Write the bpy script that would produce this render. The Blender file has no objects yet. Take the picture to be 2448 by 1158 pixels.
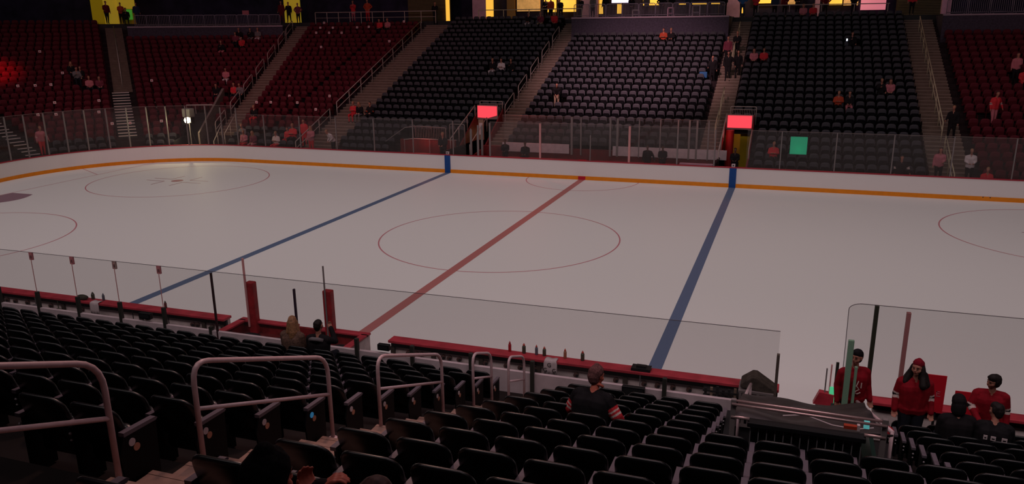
import bpy, math, random
import numpy as np
from mathutils import Vector, Matrix
SC = bpy.context.scene
COL = SC.collection
random.seed(7)
# ------------------------------------------------------------------ camera
CAMPOS = (10.529, -28.497, 7.887)
YAW, PITCH, ROLL, FPX, CXP, CYP = 0.332815, -0.276039, -0.008998, 1909.13, 1233.6, 609.59
cy_, sy_ = math.cos(YAW), math.sin(YAW)
cp_, sp_ = math.cos(PITCH), math.sin(PITCH)
fwd = Vector((-sy_ * cp_, cy_ * cp_, sp_))
rgt = Vector((cy_, sy_, 0))
upv = rgt.cross(fwd)
r2 = rgt * math.cos(ROLL) + upv * math.sin(ROLL)
u2 = -rgt * math.sin(ROLL) + upv * math.cos(ROLL)
cam = bpy.data.cameras.new('camera')
camo = bpy.data.objects.new('camera', cam)
COL.objects.link(camo)
camo.matrix_world = Matrix(((r2.x, u2.x, -fwd.x, CAMPOS[0]), (r2.y, u2.y, -fwd.y, CAMPOS[1]), (r2.z, u2.z, -fwd.z, CAMPOS[2]), (0, 0, 0, 1)))
cam.sensor_width = 36
cam.lens = FPX / 2448 * 36
cam.shift_x = (1224 - CXP) / 2448
cam.shift_y = (CYP - 579) / 2448
cam.clip_end = 300
cam.clip_start = 0.05
SC.camera = camo
# ------------------------------------------------------------------ world, exposure
w = bpy.data.worlds.new('world'); SC.world = w; w.use_nodes = True
w.node_tree.nodes['Background'].inputs[0].default_value = (0.55, 0.35, 0.45, 1)
w.node_tree.nodes['Background'].inputs[1].default_value = 0.018
SC.view_settings.view_transform = 'Standard'
SC.view_settings.look = 'None'
SC.view_settings.exposure = 0
SC.view_settings.gamma = 1
SC.view_settings.use_curve_mapping = False
# ------------------------------------------------------------------ lights of the hall, some added as fill
def area(name, loc, target, sx, sy, power, col, spread=math.pi):
    l = bpy.data.lights.new(name, 'AREA'); l.shape = 'RECTANGLE'; l.size = sx; l.size_y = sy
    l.energy = power; l.color = col; l.spread = spread
    o = bpy.data.objects.new(name, l); COL.objects.link(o); o.location = loc
    o.rotation_euler = (Vector(target) - Vector(loc)).to_track_quat('-Z', 'Y').to_euler()
    return o
def spot(name, loc, target, power, col, ang, blend=.5, rad=.3):
    l = bpy.data.lights.new(name, 'SPOT'); l.energy = power; l.color = col; l.spot_size = math.radians(ang)
    l.spot_blend = blend; l.shadow_soft_size = rad
    o = bpy.data.objects.new(name, l); COL.objects.link(o); o.location = loc
    o.rotation_euler = (Vector(target) - Vector(loc)).to_track_quat('-Z', 'Y').to_euler()
    return o
def pointl(name, loc, power, col, rad=.1):
    l = bpy.data.lights.new(name, 'POINT'); l.energy = power; l.color = col; l.shadow_soft_size = rad
    o = bpy.data.objects.new(name, l); COL.objects.link(o); o.location = loc
    return o
area('rink_light_rig', (-2, 3, 24), (-2, 3, 0), 66, 26, 1490, (1.0, .845, .83), math.radians(110))
area('near_side_fill', (0, -25, 18), (0, 14, 0), 70, 3, 2560, (1.0, .84, .83), math.radians(150))  # added side light for the far boards and bench backs
spot('middle_section_lamp', (0, -4, 23), (0.3, 24.5, 4.9), 47000, (1.0, .58, .62), 27, .9, .6)
spot('red_section_lamp', (-12, -6, 22), (-21, 25, 5), 4200, (1.0, .20, .26), 42, .9, .6)
spot('corner_section_lamp', (-14, -6, 22), (-34, 19, 4), 3000, (1.0, .22, .26), 44, .9, .6)
spot('right_section_lamp', (14, -6, 22), (25, 25, 5), 2400, (1.0, .25, .28), 34, .9, .6)
spot('red_beam_lamp', (-25, -2, 20), (-41.3, 12.3, 5.5), 60000, (1.0, .004, .02), 10, 1.0, .6)
area('near_stand_fill', (9, -16, 14), (9, -20, 2), 14, 2.0, 150, (1.0, .60, .66), math.radians(120))  # unseen fill added to brighten rails and seat edges
spot('near_aisle_fill', (5.5, -19, 10), (6.0, -23.2, 3.5), 300, (1.0, .55, .42), 75, .8, .2)  # unseen warm fill added to brighten the aisle floor
pointl('corner_camera_light_bulb', (-25.90, 13.08, 2.46), 170, (1.0, .85, .45), .08)
pointl('right_tunnel_bulb', (8.0, 19.6, 1.9), 22, (1.0, .72, .2), .1)
pointl('right_tunnel_red_bulb', (7.2, 16.2, 2.2), 8, (1.0, .1, .1), .1)
pointl('left_tunnel_bulb', (-7.3, 18.8, 1.5), 8, (1.0, .6, .25), .1)
pointl('bench_red_fill', (-3.6, 14.6, 4.0), 90, (1.0, .12, .10), .2)  # added red fills over the benches, raised clear of glass reflections
pointl('bench_red_fill', (4.6, 14.1, 4.3), 40, (1.0, .2, .15), .2)
pointl('ramp_red_fill', (-10.0, 14.3, 1.8), 16, (1.0, .18, .14), .2)  # unseen red fill added for the glow on the ramp
pointl('green_reflection_spill', (10.9, 13.25, 2.0), .6, (.1, 1.0, .5), .1)  # added spill for the panel that mimics a green reflection
for q in ((-9, 36.6, 10.6), (-1, 36.6, 10.6), (8, 36.6, 10.6), (14, 36.6, 10.6)):
    pointl('concourse_bulb', q, 90, (1.0, .70, .45), .2)
for q in ((-35.0, 36.5, 10.9), (-49.2, 32.0, 10.9)):
    pointl('concourse_bulb', q, 8, (1.0, .8, .1), .2)

# ------------------------------------------------------------------ materials
MATS = {}
def mat(name, col, rough=.6, spec=.3, emit=0, ecol=None, noise=0, nscale=8, metal=0, bump=0):
    if name in MATS: return MATS[name]
    m = bpy.data.materials.new(name); m.use_nodes = True; nt = m.node_tree
    b = nt.nodes['Principled BSDF']
    b.inputs['Base Color'].default_value = (*col, 1); b.inputs['Roughness'].default_value = rough
    b.inputs['Specular IOR Level'].default_value = spec; b.inputs['Metallic'].default_value = metal
    if emit:
        b.inputs['Emission Color'].default_value = (*(ecol or col), 1); b.inputs['Emission Strength'].default_value = emit
    if noise or bump:
        tc = nt.nodes.new('ShaderNodeTexCoord'); n = nt.nodes.new('ShaderNodeTexNoise'); n.inputs['Scale'].default_value = nscale
        n.inputs['Detail'].default_value = 4
        nt.links.new(tc.outputs['Object'], n.inputs['Vector'])
        if noise:
            r = nt.nodes.new('ShaderNodeMapRange'); r.inputs['To Min'].default_value = 1 - noise; r.inputs['To Max'].default_value = 1 + noise
            r.inputs['From Min'].default_value = .3; r.inputs['From Max'].default_value = .7
            mx = nt.nodes.new('ShaderNodeVectorMath'); mx.operation = 'SCALE'; mx.inputs[0].default_value = col
            nt.links.new(n.outputs['Fac'], r.inputs['Value']); nt.links.new(r.outputs['Result'], mx.inputs['Scale'])
            nt.links.new(mx.outputs['Vector'], b.inputs['Base Color'])
        if bump:
            bm = nt.nodes.new('ShaderNodeBump'); bm.inputs['Strength'].default_value = bump
            nt.links.new(n.outputs['Fac'], bm.inputs['Height']); nt.links.new(bm.outputs['Normal'], b.inputs['Normal'])
    MATS[name] = m
    return m
def glassmat(name, clear, haze, hcol=(.8, .75, .75), tint=(1, 1, 1)):
    m = bpy.data.materials.new(name); m.use_nodes = True; nt = m.node_tree; nt.nodes.clear()
    out = nt.nodes.new('ShaderNodeOutputMaterial'); t = nt.nodes.new('ShaderNodeBsdfTransparent')
    t.inputs['Color'].default_value = (clear * tint[0], clear * tint[1], clear * tint[2], 1)
    d = nt.nodes.new('ShaderNodeBsdfDiffuse'); d.inputs['Color'].default_value = (*hcol, 1)
    g = nt.nodes.new('ShaderNodeBsdfGlossy'); g.inputs['Roughness'].default_value = .05; g.inputs['Color'].default_value = (.6, .6, .6, 1)
    m1 = nt.nodes.new('ShaderNodeMixShader'); m1.inputs[0].default_value = haze
    m2 = nt.nodes.new('ShaderNodeMixShader'); m2.inputs[0].default_value = .03
    nt.links.new(t.outputs[0], m1.inputs[1]); nt.links.new(d.outputs[0], m1.inputs[2])
    nt.links.new(m1.outputs[0], m2.inputs[1]); nt.links.new(g.outputs[0], m2.inputs[2])
    nt.links.new(m2.outputs[0], out.inputs['Surface'])
    MATS[name] = m
    return m
ICE = mat('ice', (.86, .835, .83), .55, .1)
M_RED = mat('line_red', (.52, .185, .18), .5, .2)
M_BLUE = mat('line_blue', (.125, .175, .30), .5, .2)
M_THIN = mat('line_thin', (.62, .24, .28), .5, .2)
M_CREASE = mat('crease_fill', (.33, .20, .25), .5, .2)
M_DOT = mat('dot_red', (.45, .16, .20), .5, .2)
WHITE = mat('board_white', (.80, .74, .74), .45, .3)
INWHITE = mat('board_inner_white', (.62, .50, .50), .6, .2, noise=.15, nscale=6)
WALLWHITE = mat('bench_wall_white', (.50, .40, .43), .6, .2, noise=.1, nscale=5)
YEL = mat('kickplate_yellow', (.80, .25, .006), .5, .3, noise=.06, nscale=4)
CAPRED = mat('cap_red', (.44, .035, .055), .45, .3, noise=.25, nscale=3)
CAPFAR = mat('cap_red_far', (.38, .03, .05), .45, .3)
DBLUE = mat('stripe_blue', (.005, .06, .26), .5, .3, noise=.3, nscale=25)
SRED = mat('stripe_red', (.55, .01, .03), .5, .3)
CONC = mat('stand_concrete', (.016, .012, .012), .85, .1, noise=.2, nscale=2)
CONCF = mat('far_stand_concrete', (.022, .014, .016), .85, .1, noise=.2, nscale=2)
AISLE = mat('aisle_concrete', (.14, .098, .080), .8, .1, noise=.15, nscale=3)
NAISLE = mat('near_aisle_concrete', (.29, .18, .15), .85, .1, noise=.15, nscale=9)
NOSE = mat('step_nosing', (.27, .20, .17), .7, .1)
NOSEW = mat('step_nosing_white', (.6, .5, .48), .7, .1)
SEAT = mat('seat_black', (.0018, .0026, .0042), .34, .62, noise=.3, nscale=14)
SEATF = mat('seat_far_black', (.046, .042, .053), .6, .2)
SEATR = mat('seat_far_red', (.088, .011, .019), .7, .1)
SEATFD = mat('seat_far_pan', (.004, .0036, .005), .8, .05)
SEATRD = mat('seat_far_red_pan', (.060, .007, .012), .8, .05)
ARM = mat('armrest_plastic', (.13, .105, .13), .45, .4)
METAL = mat('seat_standard_metal', (.002, .002, .003), .6, .15)
BOLT = mat('seat_bolt', (.4, .35, .38), .35, .5)
RAIL = mat('rail_steel', (.56, .40, .43), .38, .5, noise=.08, nscale=20)
RAILF = mat('rail_steel_far', (.36, .29, .27), .5, .4)
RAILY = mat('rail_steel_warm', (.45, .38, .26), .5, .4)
DARK = mat('dark_surface', (.012, .012, .014), .6, .3)
BLACK = mat('black_plastic', (.006, .006, .008), .4, .4)
POST = mat('post_dark_steel', (.028, .028, .024), .5, .4)
POSTG = mat('post_grey', (.20, .17, .17), .5, .4)
POSTP = mat('post_pink', (.60, .28, .28), .5, .3)
TAG = mat('tag_cream', (.38, .26, .24), .6, .3)
TAGP = mat('tag_pink', (.50, .18, .20), .6, .3)
GEDGE = mat('glass_edge_green', (.20, .34, .24), .3, .5)
GLASSF = glassmat('rink_glass_far', .90, .038, (.62, .50, .48))
GLASSN = glassmat('rink_glass_near', .875, .05, (.25, .23, .24))
GLINE = mat('glass_edge_dark', (.12, .10, .11), .4, .3)
GLINEF = mat('glass_edge_light', (.22, .17, .16), .5, .3)
LEDRED = mat('sign_red', (.6, .03, .05), .5, .2, emit=1.0, ecol=(1.0, .065, .09))
MAROON = mat('maroon_wall', (.13, .014, .016), .6, .2, noise=.3, nscale=5)
WARMWALL = mat('warm_wall', (.30, .16, .05), .7, .2)
YWALL = mat('yellow_wall', (.60, .42, .02), .6, .2)
PURPLE = mat('pink_column', (.55, .30, .40), .7, .2, noise=.1, nscale=4)
NAVY = mat('navy_wall', (.022, .018, .040), .8, .1, noise=.4, nscale=1)
BRONZE = mat('louvre_wall', (.07, .045, .02), .6, .2, noise=.2, nscale=3)
GRID = mat('barrier_steel', (.24, .20, .26), .45, .4)
WALLP = mat('platform_wall', (.052, .042, .062), .8, .1, noise=.25, nscale=9)
PAPER = mat('paper_white', (.75, .60, .62), .7, .1)
SKIN = mat('skin', (.34, .14, .10), .55, .3)
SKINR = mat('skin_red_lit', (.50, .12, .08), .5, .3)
HAIR = mat('hair_dark', (.012, .008, .008), .6, .2, noise=.4, nscale=40)
HAIRB = mat('hair_brown', (.05, .018, .016), .6, .3, noise=.5, nscale=50, bump=.3)
BLOND = mat('hair_blond', (.25, .12, .06), .6, .3, noise=.5, nscale=30, bump=.3)
JERSEY = mat('jersey_red', (.22, .006, .014), .75, .1, noise=.2, nscale=12, bump=.15)
JBLK = mat('jersey_black', (.010, .009, .011), .8, .1, noise=.3, nscale=12, bump=.15)
JWHT = mat('jersey_white', (.55, .42, .40), .8, .1)
JDRED = mat('jersey_dark_red', (.10, .006, .012), .8, .1, noise=.2, nscale=12)
CWHT = mat('cloth_white', (.55, .45, .47), .8, .1)
CPINK = mat('cloth_pink', (.42, .13, .16), .8, .1)
CRED = mat('cloth_red', (.50, .03, .04), .8, .1)
CGREY = mat('cloth_grey', (.14, .12, .13), .8, .1)
CTAN = mat('cloth_tan', (.28, .19, .14), .8, .1)
CNAVY = mat('cloth_navy', (.02, .03, .06), .8, .1)
CBLUE = mat('cloth_blue', (.03, .10, .24), .8, .1)
CORNG = mat('cloth_orange', (.36, .05, .025), .8, .1)
CPURP = mat('cloth_purple', (.15, .03, .05), .8, .1)
CDARK = mat('cloth_dark', (.012, .010, .012), .85, .1)
JEANS = mat('jeans_dark', (.014, .015, .022), .85, .1)
KNIT = mat('knit_black', (.009, .009, .010), .9, .05, noise=.5, nscale=60, bump=.4)
KNITR = mat('knit_red', (.18, .007, .018), .85, .1, noise=.3, nscale=60, bump=.4)
EYE = mat('eye_dark', (.01, .008, .008), .3, .5)
LIP = mat('lip', (.30, .07, .06), .5, .3)
TARP = mat('tarp_black', (.028, .022, .024), .55, .35, noise=.5, nscale=5, bump=.6)

# ------------------------------------------------------------------ mesh builder
class MB:
    def __init__(s): s.v = []; s.f = []; s.m = []; s.mats = []
    def mi(s, m):
        if m not in s.mats: s.mats.append(m)
        return s.mats.index(m)
    def add(s, verts, faces, m):
        b = len(s.v); k = s.mi(m); s.v += [tuple(q) for q in verts]
        for f in faces: s.f.append(tuple(i + b for i in f)); s.m.append(k)
    def box(s, x0, x1, y0, y1, z0, z1, m, M=None):
        vs = [Vector((x, y, z)) for z in (z0, z1) for y in (y0, y1) for x in (x0, x1)]
        if M: vs = [M @ q for q in vs]
        s.add(vs, [(0, 2, 3, 1), (4, 5, 7, 6), (0, 1, 5, 4), (2, 6, 7, 3), (0, 4, 6, 2), (1, 3, 7, 5)], m)
    def obox(s, a, b, wd, hg, m, up=Vector((0, 0, 1))):
        a = Vector(a); b = Vector(b); d = (b - a).normalized(); r = d.cross(up)
        if r.length < 1e-4: r = Vector((1, 0, 0))
        r.normalize(); u = r.cross(d)
        vs = []
        for p in (a, b):
            for sx, su in ((-1, -1), (1, -1), (1, 1), (-1, 1)): vs.append(p + r * wd * .5 * sx + u * hg * .5 * su)
        s.add(vs, [(0, 1, 2, 3), (7, 6, 5, 4), (0, 4, 5, 1), (1, 5, 6, 2), (2, 6, 7, 3), (3, 7, 4, 0)], m)
    def tube(s, pts, r, m, n=8, r2=None, cap=True):
        pts = [Vector(p) for p in pts]; N = len(pts); rings = []
        d0 = (pts[1] - pts[0]).normalized(); ref = Vector((0, 0, 1)) if abs(d0.z) < .9 else Vector((1, 0, 0))
        u = d0.cross(ref).normalized()
        for i, p in enumerate(pts):
            if i == 0: d = pts[1] - pts[0]
            elif i == N - 1: d = pts[-1] - pts[-2]
            else: d = (pts[i + 1] - p).normalized() + (p - pts[i - 1]).normalized()
            d.normalize(); u = (u - d * u.dot(d)).normalized(); v = d.cross(u)
            rr = r if r2 is None else r + (r2 - r) * i / (N - 1)
            rings.append([p + (u * math.cos(2 * math.pi * k / n) + v * math.sin(2 * math.pi * k / n)) * rr for k in range(n)])
        vs = [q for rg in rings for q in rg]; fs = []
        for i in range(N - 1):
            for k in range(n):
                k2 = (k + 1) % n; fs.append((i * n + k, i * n + k2, (i + 1) * n + k2, (i + 1) * n + k))
        if cap: fs.append(tuple(range(n - 1, -1, -1))); fs.append(tuple((N - 1) * n + k for k in range(n)))
        s.add(vs, fs, m)
    def lathe(s, prof, c, m, n=12):
        vs = []; fs = []; c = Vector(c)
        for (r, z) in prof:
            for k in range(n): vs.append(c + Vector((r * math.cos(2 * math.pi * k / n), r * math.sin(2 * math.pi * k / n), z)))
        for i in range(len(prof) - 1):
            for k in range(n): fs.append((i * n + k, i * n + (k + 1) % n, (i + 1) * n + (k + 1) % n, (i + 1) * n + k))
        fs.append(tuple(range(n - 1, -1, -1))); fs.append(tuple((len(prof) - 1) * n + k for k in range(n)))
        s.add(vs, fs, m)
    def prism(s, poly, ax, a0, a1, m):
        """poly: 2D outline, extruded along axis ax (0,1,2) between a0 and a1"""
        def pt(q, a):
            if ax == 0: return (a, q[0], q[1])
            if ax == 1: return (q[0], a, q[1])
            return (q[0], q[1], a)
        n = len(poly); vs = [pt(q, a0) for q in poly] + [pt(q, a1) for q in poly]
        fs = [tuple(range(n - 1, -1, -1)), tuple(range(n, 2 * n))] + [(i, (i + 1) % n, n + (i + 1) % n, n + i) for i in range(n)]
        s.add(vs, fs, m)
    def ball(s, c, r, m, nu=10, nv=6, sc=(1, 1, 1)):
        vs = []; fs = []
        for j in range(1, nv):
            t = math.pi * j / nv
            for k in range(nu):
                a = 2 * math.pi * k / nu
                vs.append((c[0] + r * sc[0] * math.sin(t) * math.cos(a), c[1] + r * sc[1] * math.sin(t) * math.sin(a), c[2] + r * sc[2] * math.cos(t)))
        for j in range(nv - 2):
            for k in range(nu): fs.append((j * nu + k, (j + 1) * nu + k, (j + 1) * nu + (k + 1) % nu, j * nu + (k + 1) % nu))
        t0 = len(vs); vs.append((c[0], c[1], c[2] + r * sc[2])); vs.append((c[0], c[1], c[2] - r * sc[2]))
        for k in range(nu):
            fs.append((t0, k, (k + 1) % nu)); fs.append((t0 + 1, (nv - 2) * nu + (k + 1) % nu, (nv - 2) * nu + k))
        s.add(vs, fs, m)
    def mesh(s, name, smooth=False):
        me = bpy.data.meshes.new(name); me.from_pydata([tuple(q) for q in s.v], [], s.f)
        for m in s.mats: me.materials.append(m)
        me.polygons.foreach_set('material_index', s.m)
        if smooth: me.polygons.foreach_set('use_smooth', [True] * len(me.polygons))
        me.update(); return me
    def build(s, name, parent=None, smooth=False, bevel=0, loc=None):
        o = bpy.data.objects.new(name, s.mesh(name, smooth)); COL.objects.link(o)
        if parent: o.parent = parent
        if loc: o.location = loc
        if bevel:
            b = o.modifiers.new('bevel', 'BEVEL'); b.width = bevel; b.segments = 2; b.limit_method = 'ANGLE'
        return o
def tag(o, label=None, cat=None, group=None, kind=None):
    if label: o['label'] = label
    if cat: o['category'] = cat
    if group: o['group'] = group
    if kind: o['kind'] = kind
    return o
def empty(name, loc, rz=0, label=None, cat=None, group=None):
    o = bpy.data.objects.new(name, None); COL.objects.link(o); o.location = loc; o.rotation_euler = (0, 0, rz)
    o.empty_display_size = .2
    return tag(o, label, cat, group)
ORD = ['first', 'second', 'third', 'fourth', 'fifth', 'sixth', 'seventh', 'eighth', 'ninth', 'tenth', 'eleventh', 'twelfth', 'thirteenth', 'fourteenth', 'fifteenth', 'sixteenth', 'seventeenth', 'eighteenth', 'nineteenth', 'twentieth', 'twenty-first', 'twenty-second', 'twenty-third', 'twenty-fourth', 'twenty-fifth']
def rounded(pts, rad, seg=5):
    """round the inner corners of a 3D polyline"""
    pts = [Vector(p) for p in pts]; out = [pts[0]]
    for i in range(1, len(pts) - 1):
        a, b, c = pts[i - 1], pts[i], pts[i + 1]
        r = min(rad, (a - b).length * .45, (c - b).length * .45)
        p0 = b + (a - b).normalized() * r; p1 = b + (c - b).normalized() * r
        for k in range(seg + 1):
            t = k / seg; out.append(p0 * (1 - t) ** 2 + b * 2 * t * (1 - t) + p1 * t * t)
    out.append(pts[-1]); return out
# ------------------------------------------------------------------ rink geometry
CX, CY, R0 = 21.946, 4.42, 8.534
def fl(k): return 1.08 + .3175 * k          # floor height of row k
def dfront(k): return 2.4875 + .8125 * k    # distance of the front of row k's tread behind the boards
def dseat(k): return 3.146 + .8125 * k
def polar(a, d):
    """point beyond the far left corner: a degrees above the -x axis, d metres outside the boards"""
    t = math.radians(a); return (-CX - (R0 + d) * math.cos(t), CY + (R0 + d) * math.sin(t))
def path(d, xr=31., a0=0., step=3.):
    """far boards offset outward by d: from x=xr on the far side round the far left corner"""
    pts = [(xr, CY + R0 + d)]
    a = 90.
    while a > a0 + 1e-6:
        pts.append(polar(a, d)); a -= step
    pts.append(polar(a0, d)); return pts
# ------------------------------------------------------------------ the ice and its markings
def build_ice():
    b = MB(); W = CY + R0; L = CX + R0
    pts = []
    for sx, sy, t0 in ((1, 1, 0), (-1, 1, 90), (-1, -1, 180), (1, -1, 270)):
        for k in range(25):
            t = math.radians(t0 + 90 * k / 24); pts.append((sx * CX + R0 * math.cos(t), sy * CY + R0 * math.sin(t), 0))
    b.add(pts + [(0, 0, 0)], [(i, (i + 1) % len(pts), len(pts)) for i in range(len(pts))], ICE)
    Z = .003
    def strip(x0, y0, x1, y1, wd, m, z=Z):
        a = Vector((x0, y0, 0)); c = Vector((x1, y1, 0)); d = (c - a).normalized(); n = Vector((-d.y, d.x, 0)) * wd / 2
        b.add([(a + n).to_tuple()[:2] + (z,), (a - n).to_tuple()[:2] + (z,), (c - n).to_tuple()[:2] + (z,), (c + n).to_tuple()[:2] + (z,)], [(0, 1, 2, 3)], m)
    def ring(cx, cy, r, wd, m, t0=0, t1=360, z=Z, n=96):
        vs = []; fs = []
        for k in range(n + 1):
            t = math.radians(t0 + (t1 - t0) * k / n)
            vs += [(cx + (r - wd / 2) * math.cos(t), cy + (r - wd / 2) * math.sin(t), z), (cx + (r + wd / 2) * math.cos(t), cy + (r + wd / 2) * math.sin(t), z)]
        for k in range(n): fs.append((2 * k, 2 * k + 1, 2 * k + 3, 2 * k + 2))
        b.add(vs, fs, m)
    def disc(cx, cy, r, m, z=Z):
        b.add([(cx + r * math.cos(2 * math.pi * k / 32), cy + r * math.sin(2 * math.pi * k / 32), z) for k in range(32)], [tuple(range(32))], m)
    strip(0, -W, 0, W, .33, M_RED, .004)
    for s in (-1, 1): strip(s * 7.87, -W, s * 7.87, W, .33, M_BLUE, .004)
    ring(0, 0, 4.69, .055, M_THIN)
    ring(.05, W, 3.05, .05, M_THIN, 180, 360)
    for sx in (-1, 1):
        for sy in (-1, 1):
            if (sx, sy) != (1, -1): ring(sx * 21.2, sy * 6.71, 4.69, .055, M_THIN)
            disc(sx * 21.22, sy * 6.45, .32, M_DOT, .004)
            for hx in (-1, 1):
                for hy in (-1, 1):
                    x = sx * 21.22 + hx * .60; y = sy * 6.45 + hy * .30
                    strip(x, y, x + hx * 1.22, y, .055, M_DOT, .005); strip(x, y, x, y + hy * 1.0, .055, M_DOT, .005)
        strip(sx * 27.1, -11.7, sx * 27.1, 11.7, .05, M_THIN)
        for sy in (-1, 1): strip(sx * 27.1, sy * 6.71, sx * 30.45, sy * 8.53, .05, M_THIN)
        # goal crease
        vs = [(sx * 27.05, -1.22, Z), (sx * 27.05, 1.22, Z)]
        for k in range(13):
            t = math.radians(50 - 100 * k / 12); vs.append((sx * (27.05 - 1.37 - .46 * math.cos(math.radians(90 * abs(k - 6) / 6))), 1.22 - 2.44 * k / 12, Z))
        b.add(vs, [tuple(range(len(vs)))], M_CREASE)
    o = b.build('floor'); tag(o, 'pale ice sheet with red and blue lines and circles', kind='structure')
build_ice()
# ground outside the ice
g = MB(); g.box(-70, 50, -45, 60, -.5, -.04, DARK)
tag(g.build('ground'), kind='structure')

# ------------------------------------------------------------------ boards
def sweep(b, d0, d1, z0, z1, m, pth):
    """solid strip along the far boards between offsets d0<d1 and heights z0<z1"""
    A = pth(d0); Bp = pth(d1); n = len(A)
    vs = [(*p, z0) for p in A] + [(*p, z1) for p in A] + [(*p, z0) for p in Bp] + [(*p, z1) for p in Bp]
    fs = []
    for i in range(n - 1):
        fs += [(i, i + 1, n + i + 1, n + i), (n + i, n + i + 1, 3 * n + i + 1, 3 * n + i), (2 * n + i + 1, 2 * n + i, 3 * n + i, 3 * n + i + 1)]
    fs += [(0, n, 3 * n, 2 * n), (n - 1, 2 * n - 1, 4 * n - 1, 3 * n - 1)]
    b.add(vs, fs, m)
bd = empty('rink_boards', (0, 12.954, 0), label='white curved dasher boards along the far side of the ice', cat='boards')
def bpart(name, d0, d1, z0, z1, m):
    b = MB(); sweep(b, d0, d1, z0, z1, m, lambda d: path(d, a0=-30)); o = b.build(name, bd); o.location = (0, -12.954, 0); return o
bpart('board_panel', 0, .12, .0, 1.0, WHITE)
bpart('kickplate', -.022, 0, .0, .20, YEL)['label'] = 'yellow kickplate'
bpart('cap_rail', -.03, .16, 1.0, 1.045, CAPFAR)['label'] = 'red cap rail'
for sx in (-1, 1):
    b = MB(); b.box(sx * 7.87 - .17, sx * 7.87 + .17, 12.954 - .035, 12.953, 0, 1.0, DBLUE)
    o = b.build('blue_stripe', bd); o.location = (0, -12.954, 0)
for q in ((-.2, .2, 12.919, 12.953, 0, .19), (-.22, .22, 12.9, 13.12, 1.046, 1.062)):
    b = MB(); b.box(*q, SRED); o = b.build('red_stripe', bd); o.location = (0, -12.954, 0)
# small line cameras on the cap
for sx, lb in ((-1, 'small white camera cube on the boards above the left blue stripe'), (1, 'small white camera cube on the boards above the right blue stripe')):
    t = empty('line_camera', (sx * 7.87, 13.02, 1.046), label=lb, cat='camera')
    b = MB(); b.box(-.09, .09, -.07, .07, 0, .16, CWHT); b.build('housing', t, bevel=.01)
    b = MB(); b.tube([(0, -.072, .09), (0, -.10, .09)], .035, BLACK, 10); b.build('lens', t)

# ------------------------------------------------------------------ far glass
NAT = Vector((0, 0, 0))
gl = empty('safety_glass', (0, 12.954, 1.045), label='long run of clear rink glass with grey posts on the far boards', cat='glass')
GO = (0, -12.954, -1.045)
def gpane(p, q, z0, z1, par, off, M=GLASSF, edge=GLINEF, th=.012):
    p = Vector(p); q = Vector(q); b = MB(); d = (q - p).normalized(); n = Vector((-d.y, d.x)) * th / 2
    vs = [(p.x + n.x, p.y + n.y, z0), (q.x + n.x, q.y + n.y, z0), (q.x + n.x, q.y + n.y, z1), (p.x + n.x, p.y + n.y, z1)]
    b.add(vs, [(0, 1, 2, 3)], M)
    o = b.build('glass_pane', par); o.location = off
    b = MB(); b.obox((p.x, p.y, z1), (q.x, q.y, z1), .012, .016 if edge is GLINEF else .008, edge)
    o2 = b.build('glass_edge', o)
    return o
def gpost(p, z0, z1, par, off, m=POSTG, wd=.05, name='post', dp=.08):
    b = MB(); b.box(p[0] - wd / 2, p[0] + wd / 2, p[1] - .03, p[1] - .03 + dp, z0, z1, m); o = b.build(name, par, bevel=.006); o.location = off; return o
cz = [(-30.48, 3.0), (-30.48, 4.25), (-30.43, 5.38), (-30.23, 6.51), (-29.88, 7.57), (-29.4, 8.59), (-28.75, 9.58), (-28.02, 10.43), (-27.18, 11.17), (-26.27, 11.79), (-25.2, 12.31), (-24.11, 12.68), (-23.15, 12.88), (-22.07, 12.97)]
cz = [(x, y + .06) if x > -25 else (x - .06, y) for x, y in cz]
for i in range(len(cz)):
    gpost(cz[i], 1.04, 3.44 if i < 12 else 3.35, gl, GO, POSTG)
    if i < len(cz) - 1: gpane(cz[i], cz[i + 1], 1.045, 3.47, gl, GO)
sxs = [-22.07, -20.09, -17.56, -15.05, -12.54, -10.02, -7.52]
for i, x in enumerate(sxs):
    if i: gpost((x, 13.03), 1.04, 2.93, gl, GO)
    gpane((x, 13.03), (sxs[i + 1] if i < 6 else -6.75, 13.03), 1.045, 2.95, gl, GO)
sxs = [8.45, 10.09, 12.62, 15.15, 17.68, 20.21, 22.7, 25.2]
for i, x in enumerate(sxs):
    if i: gpost((x, 13.03), 1.04, 2.9, gl, GO)
    if i < 7: gpane((x, 13.03), (sxs[i + 1], 13.03), 1.045, 2.92, gl, GO)
# benches on the far side, behind glass
bg = empty('bench_glass', (0, 13.03, 1.045), label='clear glass with pink and grey posts in front of the far benches', cat='glass')
BO = (0, -13.03, -1.045)
gpane((-5.3, 13.03), (-2.38, 13.03), 1.045, 2.95, bg, BO); gpane((-2.38, 13.03), (2.52, 13.03), 1.045, 2.98, bg, BO); gpane((2.52, 13.03), (6.9, 13.03), 1.045, 2.95, bg, BO)
for x, z, m, wd in ((-2.38, 2.94, POSTP, .10), (2.52, 2.94, POSTP, .11), (.42, 2.4, POSTG, .05), (5.02, 2.62, POSTG, .07), (-5.3, 2.9, POSTG, .09), (-6.0, 2.75, POSTG, .09), (6.9, 2.9, POSTG, .07)):
    gpost((x, 13.03), 1.04, z, bg, BO, m, wd)
rg = empty('bench_glass', (0, 15.1, 1.57), label='clear rear glass with grey posts behind the far benches', cat='glass')
RO = (0, -15.1, -1.57)
for x0, x1 in ((-5.3, -1.7), (-1.7, 1.4), (1.4, 4.3), (4.3, 7.0)): gpane((x0, 15.1), (x1, 15.1), 1.57, 3.12, rg, RO)
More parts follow.
